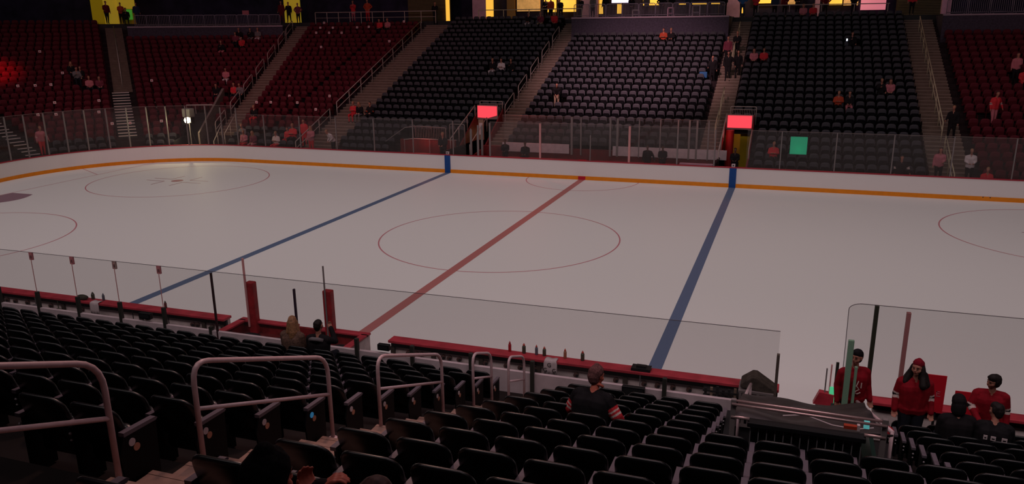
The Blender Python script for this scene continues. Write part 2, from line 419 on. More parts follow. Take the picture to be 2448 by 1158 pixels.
for x, m, wd in ((-1.15, POSTG, .12), (-.62, POSTG, .07), (1.05, POSTG, .1), (1.45, POSTG, .12), (2.65, POSTG, .06), (3.8, POSTG, .06), (4.75, POSTG, .08), (5.35, POSTG, .1), (5.75, POSTG, .1), (6.35, POSTG, .08)):
    gpost((x, 15.06), 1.0, 3.1, rg, RO, m, wd)
def wallbox(name, x0, x1, y0, y1, z0, z1, m, label=None):
    b = MB(); b.box(x0, x1, y0, y1, z0, z1, m); return tag(b.build(name), label, kind='structure')
wallbox('wall_far_bench_left', -5.3, -1.3, 15.04, 15.12, 1.05, 1.57, WALLWHITE, 'white panel behind the left far bench')
wallbox('wall_far_bench_right', 1.2, 7.35, 15.04, 15.12, 1.05, 1.57, WALLWHITE, 'white panel behind the right far bench')
wallbox('wall_far_bench_base', -6.6, 7.0, 15.12, 15.44, 0, 1.3, MAROON)
wallbox('floor_far_bench', -6.6, 7.0, 13.08, 15.12, -.02, .25, MAROON)
for x0, x1, lb in ((-5.1, -.2, 'dark players bench along the left far bench wall'), (.3, 6.6, 'dark players bench along the right far bench wall')):
    t = empty('players_bench', ((x0 + x1) / 2, 14.6, .25), label=lb, cat='bench')
    h = (x1 - x0) / 2
    b = MB(); b.box(-h, h, -.18, .18, .5, .56, MAROON); b.build('seat', t)
    for s in (-1, 0, 1):
        b = MB(); b.box(s * (h - .15) - .04, s * (h - .15) + .04, -.15, .15, 0, .5, DARK); b.build('leg', t)
for i, (x, lb) in enumerate(((5.25, 'pale shelf board lying low at the right end of far benches'),)):
    t = empty('equipment_shelf', (x + .7, 13.6, 0), label=lb, cat='shelf')
    b = MB(); b.box(-.85, .85, -.15, .15, .98, 1.04, PURPLE); b.build('board', t)
    b = MB(); b.box(-.8, -.74, -.1, .1, .25, .98, DARK); b.build('leg', t); b = MB(); b.box(.74, .8, -.1, .1, .25, .98, DARK); b.build('leg', t)

# ------------------------------------------------------------------ stepped stands
def trow_straight(b, x0, x1, k, side, m, wall=True):
    """tread + riser of row k, side=+1 far, -1 near"""
    y0 = side * (12.954 + dfront(k)); y1 = side * (12.954 + dfront(k + 1)); z = fl(k); zb = fl(k - 1) if k > -3 else 0
    b.add([(x0, y0, z), (x1, y0, z), (x1, y1, z), (x0, y1, z), (x0, y0, zb - .02), (x1, y0, zb - .02)], [(0, 1, 2, 3) if side > 0 else (3, 2, 1, 0), (4, 5, 1, 0) if side > 0 else (0, 1, 5, 4)], m)
def trow_polar(b, a0, a1, k, m, step=3.0, dd=0.0):
    n = max(1, int(abs(a1 - a0) / step)); z = fl(k) + dd; zb = fl(k - 1) if k > -3 else 0
    for i in range(n):
        p, q = a0 + (a1 - a0) * i / n, a0 + (a1 - a0) * (i + 1) / n
        A, B_, C_, D_ = polar(p, dfront(k)), polar(q, dfront(k)), polar(q, dfront(k + 1)), polar(p, dfront(k + 1))
        b.add([(*A, z), (*B_, z), (*C_, z), (*D_, z), (*A, zb - .02), (*B_, zb - .02)], [(0, 1, 2, 3), (4, 5, 1, 0)], m)
b = MB()
for x0, x1, k0, k1 in ((8.45, 34, -3, 18), (7.0, 8.45, 4, 22), (8.45, 19.1, 19, 22), (5.78, 7.0, 0, 22), (-5.5, 5.78, 0, 18), (-6.6, -5.5, 0, 22), (-8.1, -6.6, 4, 22), (-12.0, -8.1, 1, 22), (-CX, -12.0, -3, 22)):
    for k in range(k0, k1 + 1): trow_straight(b, x0, x1, k, 1, CONCF)
for a0, a1, k0, k1 in ((77, 90, -3, 22), (67.5, 73.4, -3, 20), (73.4, 77, -3, 22), (60.5, 67.5, 4, 18), (47, 60.5, -3, 18), (43, 47, -3, 22), (-2, 43, -3, 22)):
    for k in range(k0, k1 + 1): trow_polar(b, a0, a1, k, CONCF)
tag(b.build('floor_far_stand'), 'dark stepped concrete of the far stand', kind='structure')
b = MB()
for x0, x1, k0, k1 in ((-14, 9.95, 0, 14), (12.45, 20, 0, 14), (11.78, 20, -3, -1), (9.95, 12.45, 5, 14)):
    for k in range(k0, k1 + 1): trow_straight(b, x0, x1, k, -1, CONC)
b.box(-14, 9.95, -15.44, -15.1, .2, 1.079, CONC)
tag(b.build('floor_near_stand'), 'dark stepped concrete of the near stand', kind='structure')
wallbox('wall_near_tunnel_left', 9.86, 9.97, -19.5, -15.44, 0, 1.5, DARK)
wallbox('wall_near_tunnel_right', 12.05, 12.45, -19.5, -15.45, 0, 1.3, DARK); wallbox('wall_near_tunnel_right_low', 11.66, 11.72, -15.45, -13.3, 0, .9, DARK)
wallbox('wall_near_tunnel_back', 9.95, 12.45, -19.55, -19.48, 0, 2.66, DARK)
# aisles: flights of half steps with paler nosings
def stairs_straight(name, x0, x1, k0, k1, side, m, nm, label, nose=.03):
    b = MB()
    for k in range(k0, k1 + 1):
        for h in (0, 1):
            d0 = dfront(k) + (.40625 if h else 0.0) - .014
            z = fl(k) + (.159 if h else .012)
            d1 = dfront(k + 1)
            y0, y1 = sorted((side * (12.954 + d0), side * (12.954 + d1)))
            b.box(x0, x1, y0, y1, z - .175, z, m)
            ye = side * (12.954 + d0); ya, yb = sorted((ye - side * .006, ye + side * .05))
            b.box(x0, x1, ya, yb, z - nose, z + .004, nm)
    return tag(b.build(name), label, kind='structure')
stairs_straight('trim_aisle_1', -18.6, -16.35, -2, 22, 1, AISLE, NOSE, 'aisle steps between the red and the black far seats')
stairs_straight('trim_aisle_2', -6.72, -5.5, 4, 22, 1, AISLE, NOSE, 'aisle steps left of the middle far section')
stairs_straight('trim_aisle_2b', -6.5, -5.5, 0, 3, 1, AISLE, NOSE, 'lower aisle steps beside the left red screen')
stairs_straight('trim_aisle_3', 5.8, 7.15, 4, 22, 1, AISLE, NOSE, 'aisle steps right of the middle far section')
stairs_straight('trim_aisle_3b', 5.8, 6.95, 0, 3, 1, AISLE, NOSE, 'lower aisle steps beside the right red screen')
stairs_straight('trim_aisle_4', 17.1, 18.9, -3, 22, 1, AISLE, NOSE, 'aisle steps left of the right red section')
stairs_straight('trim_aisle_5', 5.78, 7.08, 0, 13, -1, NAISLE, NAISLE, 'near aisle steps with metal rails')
def stairs_polar(name, ang, hw, k0, k1, m, nm, label, a_off=0, nose=.03):
    b = MB(); t = math.radians(ang)
    rad = Vector((-math.cos(t), math.sin(t), 0)); tan = Vector((math.sin(t), math.cos(t), 0))
    for k in range(k0, k1 + 1):
        for h in (0, 1):
            d0 = dfront(k) + (.40625 if h else 0) - .05; d1 = dfront(k + 1); z = fl(k) + (.159 if h else .015)
            M_ = Matrix.Translation(Vector((-CX, CY, 0))) @ Matrix(((tan.x, rad.x, 0, 0), (tan.y, rad.y, 0, 0), (0, 0, 1, 0), (0, 0, 0, 1)))
            b.box(-hw, hw, R0 + d0, R0 + d1, z - .2, z, m, M_)
            b.box(-hw, hw, R0 + d0 - .006, R0 + d0 + .06, z - nose, z + .004, nm, M_)
    return tag(b.build(name), label, kind='structure')
stairs_polar('trim_aisle_6', 74.8, .62, 1, 22, AISLE, NOSE, 'aisle steps with short rails in the far left corner')
stairs_polar('trim_aisle_7', 44.9, .62, 9, 22, AISLE, AISLE, 'tan aisle below the left yellow doorway')
stairs_polar('trim_aisle_8', 44.3, .55, 1, 8, DARK, NOSEW, 'dark steps with white edges below the left aisle', nose=.05)
stairs_polar('trim_aisle_9', 14.3, .42, -2, 5, DARK, NOSEW, 'dark steps with pale edges at the far left', nose=.04)
stairs_polar('trim_aisle_10', 52.0, .14, 3, 9, DARK, NOSEW, 'short ladder of pale steps in the left corner', nose=.03)

# tunnel mouths in the far stand
def tunnel(x0, x1, nm):
    wallbox(f'wall_tunnel_{nm}_left', x0 - .08, x0, 13.1, 19.0, 0, 1.2, CONCF)
    b = MB()
    for x in (x0 - .08, x1):
        b.prism([(13.2, 0), (18.7, 0), (18.7, 3.1), (15.44, 1.2), (13.2, .9)], 0, x, x + .08, MAROON)
    tag(b.build(f'wall_tunnel_{nm}'), kind='structure')
    wallbox(f'wall_tunnel_{nm}_back', x0, x1, 21.0, 21.1, 0, 2.4, WARMWALL)
    wallbox(f'ceiling_tunnel_{nm}', x0, x1, 18.75, 21.1, 2.3, 2.36, DARK)
tunnel(-8.1, -6.6, 'one'); tunnel(7.0, 8.42, 'two')
wallbox('wall_tunnel_two_yellow', 7.75, 8.3, 19.2, 19.3, 0, 2.1, YWALL)
b = MB(); b.tube([(7.32, 17.0, 0), (7.32, 17.0, 2.42)], .22, mat('red_padding', (.20, .012, .012), .5, .3), 16)
tag(b.build('padded_column', smooth=False), 'red padded column under the right red screen', 'column')
b = MB(); b.box(-.16, .16, -.04, .04, 0, 1.2, CTAN); b.box(-.11, .11, -.055, -.04, .3, 1.0, CWHT)
tag(b.build('hanging_cloth', loc=(-7.05, 16.2, 1.5)), 'tan cloth hanging in the left tunnel mouth', 'cloth')

# corner tunnel
b = MB()
def pbox(b, a0, a1, d0, d1, z0, z1, m):
    P = [polar(a0, d0), polar(a1, d0), polar(a1, d1), polar(a0, d1)]
    vs = [(*p, z0) for p in P] + [(*p, z1) for p in P]
    b.add(vs, [(3, 2, 1, 0), (4, 5, 6, 7), (0, 1, 5, 4), (1, 2, 6, 5), (2, 3, 7, 6), (3, 0, 4, 7)], m)
pbox(b, 60.5, 67.5, 5.5, 5.6, 0, 2.5, DARK)
pbox(b, 60.2, 60.6, .4, 5.6, 0, 1.2, DARK)
tag(b.build('wall_corner_tunnel'), kind='structure')
b = MB()
P = [polar(68.0, 1.5), polar(68.0, 7.5)]; P2 = [polar(68.6, 1.5), polar(68.6, 7.5)]
vs = [(*P[0], .2), (*P[1], 2.4), (*P[1], 4.0), (*P[0], 1.6), (*P2[0], .2), (*P2[1], 2.4), (*P2[1], 4.0), (*P2[0], 1.6)]
b.add(vs, [(0, 1, 2, 3), (7, 6, 5, 4), (3, 2, 6, 7), (0, 3, 7, 4), (1, 5, 6, 2)], mat('corner_wall_grey', (.17, .13, .12), .8, .1, noise=.2, nscale=5))
tag(b.build('wall_corner_stair'), 'sloping grey side wall of the corner tunnel', kind='structure')

# ------------------------------------------------------------------ upper platforms, concourse and facade
b = MB()
b.box(-5.5, 5.78, 30.88, 35.5, 6.0, 8.60, WALLP); b.box(-5.5, 5.78, 30.80, 31.1, 8.55, 8.66, mat('platform_edge', (.30, .22, .27), .6, .2))
tag(b.build('wall_platform_middle'), 'dark purple wall with pale edge above the middle section', kind='structure')
b = MB(); b.box(19.1, 36, 30.9, 35.5, 6.0, 8.5, WALLP); b.box(19.1, 36, 30.82, 31.1, 8.46, 8.56, MATS['platform_edge'])
tag(b.build('wall_platform_right'), kind='structure')
b = MB(); n = 10
for i in range(n):
    a0, a1 = 47 + 26 * i / n, 47 + 26 * (i + 1) / n
    pbox(b, a0, a1, 17.95, 23, 6.0, 8.25, WALLP); pbox(b, a0, a1, 17.87, 18.15, 8.22, 8.33, MATS['platform_edge'])
tag(b.build('wall_platform_corner'), kind='structure')
b = MB()
pth = lambda d: path(d, xr=60, a0=-10, step=6)
sweep(b, 21.1, 40, 7.5, 8.55, DARK, pth)
tag(b.build('floor_concourse'), kind='structure')
b = MB(); sweep(b, 26.0, 26.4, 8.3, 14, NAVY, pth); tag(b.build('wall_back'), 'dark back wall behind the concourse', kind='structure')
# facade pieces standing just in front of the back wall
LITY = mat('lit_interior_yellow', (.8, .5, .08), .6, .2, emit=.9, ecol=(1.0, .52, .06))
LITW = mat('lit_interior_warm', (.6, .35, .15), .6, .2, emit=.35, ecol=(.9, .45, .12), noise=.5, nscale=3)
LITP = mat('lit_panel_pink', (.6, .25, .3), .6, .2, emit=.42, ecol=(1, .26, .36))
LITG = mat('lit_panel_green', (.1, .3, .05), .6, .2, emit=.25, ecol=(.1, .6, .05))
LITYY = mat('lit_doorway_yellow', (.6, .42, .015), .6, .2, emit=.15, ecol=(1.0, .68, .05))
TVW = mat('tv_picture', (.7, .6, .8), .3, .3, emit=1.3, ecol=(.9, .75, 1.0), noise=.6, nscale=9)
def fac(nm, x0, x1, z0, z1, m, y=38.6, dpt=.25):
    b = MB(); b.box(x0, x1, y - dpt, y, z0, z1, m); return tag(b.build(nm), kind='structure')
fac('column_1', -16.35, -15.1, 8.5, 12, PURPLE); fac('column_2', -6.7, -5.3, 8.5, 12, PURPLE); fac('column_3', 4.95, 5.95, 8.5, 12, PURPLE); fac('column_4', 11.4, 11.75, 8.5, 12, PURPLE)
fac('window_1', -15.1, -14.5, 8.9, 12, LITY); fac('window_2', -12.3, -10.3, 9.3, 12, LITW); fac('window_3', -9.9, -8.9, 9.2, 12, LITY); fac('window_4', -8.6, -7.2, 9.2, 12, LITY)
fac('wall_tan_panel', -13.2, -12.5, 8.5, 12, MATS['warm_wall']); fac('window_5', -5.2, -4.9, 9, 12, LITY); fac('window_6', -3.7, -3.4, 9, 12, LITY); fac('window_7', -1.6, -.2, 9.6, 12, LITY)
fac('window_8', 6.1, 6.25, 8.9, 12, LITY); fac('window_9', 12.4, 13.3, 9.4, 12, LITY); fac('window_10', 13.4, 14.4, 9.35, 12, LITW); fac('window_11', 14.6, 16.3, 9.0, 12, LITP)
fac('window_12', 7.0, 8.3, 9.6, 12, LITY); fac('window_13', 9.1, 10.2, 9.5, 12, LITW)
fac('wall_louvre_left', -21.0, -17.2, 8.3, 12, BRONZE, y=35.6); fac('window_14', -17.4, -17.15, 8.4, 12, LITY, y=35.3)
fac('wall_louvre_right', 17.0, 20.6, 8.3, 12, BRONZE, y=38.4)
b = MB()
for i in range(26): b.box(-20.9, -17.5, 35.26, 35.33, 8.5 + i * .11, 8.55 + i * .11, mat('louvre_slat', (.11, .075, .03), .5, .3))
for i in range(26): b.box(17.1, 20.4, 38.06, 38.13, 8.5 + i * .11, 8.55 + i * .11, MATS['louvre_slat'])
tag(b.build('trim_louvres'), kind='structure')
# two yellow doorways at the left
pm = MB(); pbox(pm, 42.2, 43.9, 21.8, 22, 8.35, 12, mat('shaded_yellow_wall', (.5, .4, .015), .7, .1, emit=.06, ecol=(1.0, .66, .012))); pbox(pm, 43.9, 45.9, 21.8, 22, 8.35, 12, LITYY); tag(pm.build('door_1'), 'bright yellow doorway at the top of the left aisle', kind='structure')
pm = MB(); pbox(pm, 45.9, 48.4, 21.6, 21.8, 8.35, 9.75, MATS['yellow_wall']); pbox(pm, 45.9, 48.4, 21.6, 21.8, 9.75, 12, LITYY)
pbox(pm, 46.9, 47.9, 21.5, 21.6, 8.9, 9.7, LITG)
tag(pm.build('door_2'), 'yellow lit bay with green panel beside the left doorway', kind='structure')
pm = MB(); pbox(pm, 71.3, 73.9, 21.6, 21.8, 8.3, 12, LITYY); tag(pm.build('door_3'), 'yellow lit doorway above the corner aisle', kind='structure')
# ------------------------------------------------------------------ seats
def seat_outline(hw, z0, z1, rc, n=5):
    """rounded outline in x,z: big radius at the top corners, small at the bottom"""
    pts = []
    for cx, cz_, r, t0 in ((hw - .05, z0 + .05, .05, -90), (hw - rc, z1 - rc, rc, 0), (-hw + rc, z1 - rc, rc, 90), (-hw + .05, z0 + .05, .05, 180)):
        for k in range(n + 1):
            t = math.radians(t0 + 90 * k / n); pts.append((cx + r * math.cos(t), cz_ + r * math.sin(t)))
    return pts
def pad(b, outline, yfun, th, m, scale_in=.9):
    """cushion: front and back loops of the outline with softened rims; yfun(x,z) is the rear surface"""
    n = len(outline); cx = sum(p[0] for p in outline) / n; cz_ = sum(p[1] for p in outline) / n
    loops = []
    for s, t in ((scale_in, 0), (.975, .012), (1, .3 * th + .005), (1, .7 * th), (.97, th - .008), (scale_in, th)):
        loops.append([((p[0] - cx) * s + cx, yfun((p[0] - cx) * s + cx, (p[1] - cz_) * s + cz_) + t, (p[1] - cz_) * s + cz_) for p in outline])
    vs = [q for l in loops for q in l]; fs = []
    for i in range(len(loops) - 1):
        for k in range(n): fs.append((i * n + k, i * n + (k + 1) % n, (i + 1) * n + (k + 1) % n, (i + 1) * n + k))
    fs.append(tuple(range(n - 1, -1, -1))); fs.append(tuple((len(loops) - 1) * n + k for k in range(n)))
    b.add(vs, fs, m)
def yback(x, z): return .13 - .13 * (z - .38) / .44 + .035 * (1 - (x / .24) ** 2) * -1 + .035
# near seat: facing +Y, origin on the floor under the back's top edge
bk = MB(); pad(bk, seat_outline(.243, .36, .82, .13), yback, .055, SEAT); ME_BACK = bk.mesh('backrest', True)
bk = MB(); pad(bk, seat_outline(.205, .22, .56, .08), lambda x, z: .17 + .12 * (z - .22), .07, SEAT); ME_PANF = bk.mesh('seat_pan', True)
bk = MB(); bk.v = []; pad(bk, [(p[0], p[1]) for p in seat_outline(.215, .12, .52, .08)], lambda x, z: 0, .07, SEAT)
bk.v = [(v[0], v[2], .40 + v[1]) for v in bk.v]; bk.f = [tuple(reversed(f)) for f in bk.f]; ME_PANO = bk.mesh('seat_pan', True)
def arm_mesh(x, outer=False):
    b = MB(); b.prism([(.06, .60), (.40, .585), (.42, .57), (.40, .555), (.06, .565)], 0, x - .028, x + .028, ARM); return b.mesh('armrest')
def std_mesh(x):
    b = MB(); b.box(x - .018, x + .018, .10, .34, .02, .56, METAL); b.box(x - .03, x + .03, .08, .2, 0, .03, METAL)
    b.ball((x, .07, .50), .014, BOLT, 6, 4); b.ball((x, .07, .44), .011, BOLT, 6, 4)
    return b.mesh('standard')
ME_ARM = arm_mesh(-.272); ME_STD = std_mesh(-.272); ME_ARMR = arm_mesh(.272); ME_STDR = std_mesh(.272)
bk = MB()
bk.prism([(.04, .02), (.38, .02), (.40, .56), (.06, .57), (.0, .42)], 0, .278, .296, METAL); ME_END = bk.mesh('end_panel')
def disc_mesh(name, m, z, y):
    b = MB(); b.tube([(.296, y, z), (.302, y, z)], .033, m, 14); return b.mesh(name)
DISCM = [disc_mesh('row_disc', CWHT, .49, .13), disc_mesh('row_disc', mat('disc_orange', (.45, .20, .13), .5, .3), .43, .17), disc_mesh('row_disc', mat('disc_blue', (.04, .30, .60), .4, .3, emit=.12, ecol=(.08, .5, 1)), .49, .13)]
def part(mesh, name, par, label=None):
    o = bpy.data.objects.new(name, mesh); COL.objects.link(o); o.parent = par
    if label: o['label'] = label
    return o
OPEN = {(0, 'L', 7), (0, 'L', 6), (4, 'R', 2), (0, 'R', 11), (0, 'R', 12), (12, 'R', 2), (12, 'R', 3)}
def pxy(P):
    d = Vector(P) - Vector(CAMPOS); z = d.dot(fwd)
    if z < .3: return (9e9, 9e9)
    return (CXP + FPX * d.dot(r2) / z, CYP - FPX * d.dot(u2) / z)
nseat = 0
BEHIND = {}
for side in ('L', 'R'):
    for k in range(-2, 13):
        for i in range(0, 24):
            if side == 'L':
                if k < 0: continue
                x = 5.46 - .545 * i
            else:
                x = 7.39 + .545 * i
                if k < 0 and i < 10: continue
                if 0 <= k <= 4 and 5 <= i <= 9: continue
            y = -16.1 - .8125 * k; zf = fl(k)
            a = pxy((x, y, zf + .82)); c = pxy((x, y, zf + .5))
            if not (-45 < a[0] < 2490 and a[1] < 1166): continue
            if x < -7: continue
            row = ORD[k + 2] if side == 'R' and i >= 10 else ORD[k]
            if side == 'L': lb = f'black folding seat, {ORD[i]} from the aisle, left section, {row} row up'
            elif i < 5 or k >= 5: lb = f'black folding seat, {ORD[i]} from the aisle, right section, {row} row up' if i < 10 else f'black folding seat, {ORD[i]} from aisle, {row} row up, beyond tunnel'
            else: lb = f'black folding seat, {ORD[i - 10]} beyond the covered tunnel, {row} row up'
            t = empty('arena_seat', (x, y, zf), 0, lb, 'seat', 'black folding seats of the near stand')
            part(ME_BACK, 'backrest', t)
            part(ME_PANO if (k, side, i) in OPEN else ME_PANF, 'seat_pan', t)
            part(ME_ARM, 'armrest', t); part(ME_STD, 'standard', t)
            if side == 'L' and i == 0:
                part(ME_ARMR, 'armrest', t); e = part(ME_END, 'end_panel', t)
                part(DISCM[2] if k == 7 else DISCM[0], 'row_disc', e, 'blue lit disc' if k == 7 else 'pale disc'); part(DISCM[1], 'row_disc', e, 'orange disc')
            if side == 'R' and i == 4 and 0 <= k <= 4: part(ME_ARMR, 'armrest', t); part(ME_STDR, 'standard', t)
            nseat += 1
print('near seats', nseat)
# white cards left on the red seats
CARDS = [(-41.9, 17.1, 6.57), (-38.5, 15.7, 5.15), (-38.1, 13.0, 4.47), (-37.6, 13.8, 4.47), (-38.6, 12.1, 4.49), (-33.5, 18.7, 4.5), (-35.6, 12.1, 3.45), (-34.9, 10.1, 2.87), (-34.4, 11.0, 2.83), (-34.1, 14.3, 3.43), (-33.0, 13.1, 2.81), (-31.4, 12.5, 2.16), (-30.6, 13.2, 2.14), (-29.2, 14.5, 2.17), (-27.4, 32.46, 8.49), (-27.17, 31.46, 8.09), (-26.07, 31.61, 8.08), (-26.96, 30.46, 7.69), (-25.84, 30.61, 7.68), (-24.76, 30.75, 7.67), (-23.95, 31.89, 8.09), (-22.93, 32.01, 8.12), (-19.66, 29.22, 7.02), (-25.04, 28.0, 6.62), (-22.91, 20.14, 3.48), (-19.77, 20.28, 3.52), (-24.81, 18.94, 3.11), (-23.76, 19.11, 3.12), (-21.69, 19.23, 3.12), (-19.73, 18.39, 2.79), (-20.24, 33.06, 8.52)]
b = MB(); b.box(-.085, .085, -.01, .01, -.08, .08, PAPER); b.box(-.05, .05, -.013, -.01, -.05, .04, CPINK); MC = b.mesh('paper_card')
for i, p in enumerate(CARDS):
    o = bpy.data.objects.new('paper_card', MC); COL.objects.link(o)
    qx, qy = -p[0] - CX, p[1] - CY
    ang = math.atan2(qy, qx) if qx > 0 else math.pi / 2
    nx, ny = -math.cos(ang), math.sin(ang)
    o.location = (p[0] - nx * .10, p[1] - ny * .10, p[2] + .02); o.rotation_euler = (-.12, 0, math.pi / 2 - ang if qx <= 0 else (math.pi / 2 - ang))
    where = 'in the left corner section' if p[0] < -28.9 else ('high in the first red section' if p[1] > 27 else 'low in the first red section')
    tag(o, 'small white card on a red seat ' + where, 'card', 'white cards ' + where)

# ------------------------------------------------------------------ handrails
def loop_rail(name, P0, P1, z0, z1, h, r, m, label, cat, group=None, mid=True, corner=.18, foot0=None, foot1=None, n=8):
    """inclined rail from P0 to P1 (xy) whose feet are at z0, z1; posts are parts"""
    t = empty(name, (P0[0], P0[1], z0), 0, label, cat, group); O = Vector((P0[0], P0[1], z0))
    a = Vector((*P0, z0)); c = Vector((*P1, z1)); up = Vector((0, 0, h))
    f0 = Vector((*P0, foot0 if foot0 is not None else z0)); f1 = Vector((*P1, foot1 if foot1 is not None else z1))
    b = MB(); b.tube([p - O for p in rounded([f0, a + up, c + up, f1], corner)], r, m, n); b.build('top_rail', t, smooth=True)
    if mid:
        b = MB(); b.tube([a + up * .5 - O, c + up * .5 - O], r * .8, m, n); b.build('middle_rail', t, smooth=True)
    for q in (f0, f1):
        b = MB(); b.lathe([(r * 2.2, 0), (r * 2.2, .012), (r * 1.2, .02)], q - O, m, 10); b.build('base_plate', t)
    return t
# near aisle rails, at x = 5.85
XR = 5.85
def nz(y): return 1.08 + .3908 * (-15.44 - y) + .08
NR = [(-25.9, -24.35, 'front left steel aisle rail, cut by the picture edge'), (-23.45, -21.42, 'steel aisle rail with rounded corners, second nearest'), (-20.32, -18.42, 'steel aisle rail halfway down the near steps'), (-17.2, -16.35, 'short steel rail near the foot of the steps')]
for y0, y1, lb in NR:
    loop_rail('aisle_handrail', (XR, y0), (XR, y1), nz(y0), nz(y1), .90, .024, RAIL, lb, 'handrail', 'steel rails on the near steps', n=14, corner=.22, foot0=nz(y0) - .1, foot1=nz(y1) - .1)
loop_rail('aisle_handrail', (6.35, -16.85), (6.35, -16.02), nz(-16.85), nz(-16.02), .90, .022, RAIL, 'short steel rail standing at the front of the right section', 'handrail', 'steel rails on the near steps', n=14, corner=.2, foot0=1.4, foot1=1.08)
# far aisle rails
def fz(y): return 1.08 + .3908 * (y - 15.44) - .02
for i, k in enumerate((4.1, 7.3, 10.5, 13.7, 16.9)):
    y0 = 15.44 + .8125 * k; y1 = y0 + 1.75
    loop_rail('aisle_handrail', (-6.45, y0), (-6.45, y1), fz(y0), fz(y1), .95, .03, RAILF, f'pale looped rail beside the left middle aisle, {ORD[i]} from the bottom', 'handrail', 'looped rails beside the left middle aisle', n=6)
t45 = math.radians(74.8); rad = Vector((-math.cos(t45), math.sin(t45))); tn = Vector((math.sin(t45), math.cos(t45)))
for i, k in enumerate((.3, 3.6, 6.8, 10.0, 13.2, 16.4, 18.9)):
    d0 = dfront(k); d1 = d0 + 1.75; p0 = Vector((-CX, CY)) + rad * (R0 + d0) - tn * .55; p1 = Vector((-CX, CY)) + rad * (R0 + d1) - tn * .55
    loop_rail('aisle_handrail', p0, p1, fl(k), fl(k) + .684, .95, .03, RAILF, f'pale looped rail beside the corner aisle, {ORD[i]} from the bottom', 'handrail', 'looped rails beside the corner aisle', n=6)
def long_rail(x, k0, k1, m, lb, h=.95, gap=1.6, r=.028, two=True):
    y0 = 15.44 + .8125 * k0; y1 = 15.44 + .8125 * k1; O = Vector((x, y0, fz(y0)))
    t = empty('aisle_handrail', O, 0, lb, 'handrail')
    b = MB(); b.tube([(0, 0, h), (0, y1 - y0, fz(y1) + h - O.z)], r, m, 6); b.build('top_rail', t, smooth=True)
    if two: b = MB(); b.tube([(0, 0, h * .55), (0, y1 - y0, fz(y1) + h * .55 - O.z)], r * .8, m, 6); b.build('middle_rail', t, smooth=True)
    n = max(1, round((y1 - y0) / gap))
    for i in range(n + 1):
        y = (y1 - y0) * i / n; z = fz(y0 + y) - O.z; b = MB(); b.tube([(0, y, z - .1), (0, y, z + h)], r, m, 6); b.build('post', t, smooth=True)
    return t
long_rail(-18.35, 4.0, 20.6, RAILF, 'long continuous pale rail along the aisle between red and black seats')
long_rail(-18.35, -2.2, 2.9, RAILF, 'lower pale rail of the first aisle, ending behind the glass')
long_rail(6.5, 2.0, 4.5, RAILY, 'lower warm-lit rail in the aisle above the right red screen'); long_rail(6.5, 5.3, 7.6, RAILY, 'warm-lit rail in the right middle aisle, second from bottom')
long_rail(6.5, 13.0, 19.6, RAILY, 'upper pale rail in the right middle aisle')
long_rail(17.9, 3.2, 20.3, RAILY, 'long double rail down the middle of the right stairs'); long_rail(17.9, -2.8, 1.6, RAILY, 'lower double rail of the right stairs, seen through glass')
t = empty('aisle_handrail', (*polar(44.9, dfront(9.5)), fl(9.5)), 0, 'thin straight rail in the tan aisle below the yellow doorway', 'handrail')
O = Vector(t.location); b = MB()
q0 = Vector((*polar(44.9, dfront(9.5)), fl(9.5) + .95)); q1 = Vector((*polar(44.9, dfront(20)), fl(20) + .95))
b.tube([q0 - O, q1 - O], .03, RAILF, 6); b.build('top_rail', t, smooth=True)
for i in range(7):
    q = q0.lerp(q1, i / 6) - O; b = MB(); b.tube([q, q - Vector((0, 0, 1.0))], .02, RAILF, 6); b.build('post', t, smooth=True)
# rails over the tunnel mouths
def guard(x0, x1, y, z0, h, m, lb, nb_=14, grp=None):
    t = empty('guard_rail', ((x0 + x1) / 2, y, z0), 0, lb, 'guard rail', grp); w2 = (x1 - x0) / 2
    b = MB(); b.tube(rounded([(-w2, 0, 0), (-w2, 0, h), (w2, 0, h), (w2, 0, 0)], .08), .024, m, 6); b.build('frame', t, smooth=True)
    b = MB(); b.tube([(-w2, 0, h - .16), (w2, 0, h - .16)], .018, m, 6); b.build('upper_bar', t, smooth=True)
    b = MB()
    for i in range(nb_): b.tube([(-w2 + 2 * w2 * (i + 1) / (nb_ + 1), 0, 0), (-w2 + 2 * w2 * (i + 1) / (nb_ + 1), 0, h - .16)], .009, m, 5)
    b.build('balusters', t); return t
guard(-8.1, -6.6, 18.75, 2.55, 1.0, RAILF, 'pale guard rail above the left red screen'); guard(7.15, 8.55, 18.75, 2.55, 1.0, RAILF, 'pale guard rail above the right red screen')
for x0, x1, poly, lb in ((-7.95, -6.7, None, 'glowing red screen with a cut lower corner over the left tunnel'), (7.08, 8.38, 1, 'glowing red rectangular screen over the right tunnel')):
    t = empty('led_screen', ((x0 + x1) / 2, 17.95, 2.4), 0, lb, 'screen'); h = (x1 - x0) / 2
    z0, z1 = (.22, .93) if poly is None else (.05, .72)
    out = [(-h, z0), (h * .1, z0 - .02), (h, z0 + .14), (h, z1 - .02), (-h, z1)] if poly is None else [(-h, z0), (h, z0), (h, z1), (-h, z1)]
    b = MB(); b.prism(out, 1, -.02, .04, LEDRED); b.build('glowing_face', t)
    b = MB(); b.box(-h - .05, h + .05, .05, .12, z0 - .1, z1 + .05, POSTG); b.build('screen_frame', t)
for x, lb in ((-7.95, 'a'),):
    pass
def slope_rail(p0, p1, r, m, lb, posts=2, cat='handrail', nm='tunnel_handrail'):
    t = empty(nm, p0, 0, lb, cat); O = Vector(p0); d = Vector(p1) - O
    b = MB(); b.tube([(0, 0, 0), d], r, m, 8); b.build('top_rail', t, smooth=True)
    for i in range(posts):
        q = d * (i / max(1, posts - 1)); b = MB(); b.tube([q, q - Vector((0, 0, .85))], r * .8, m, 6); b.build('post', t, smooth=True)
    return t
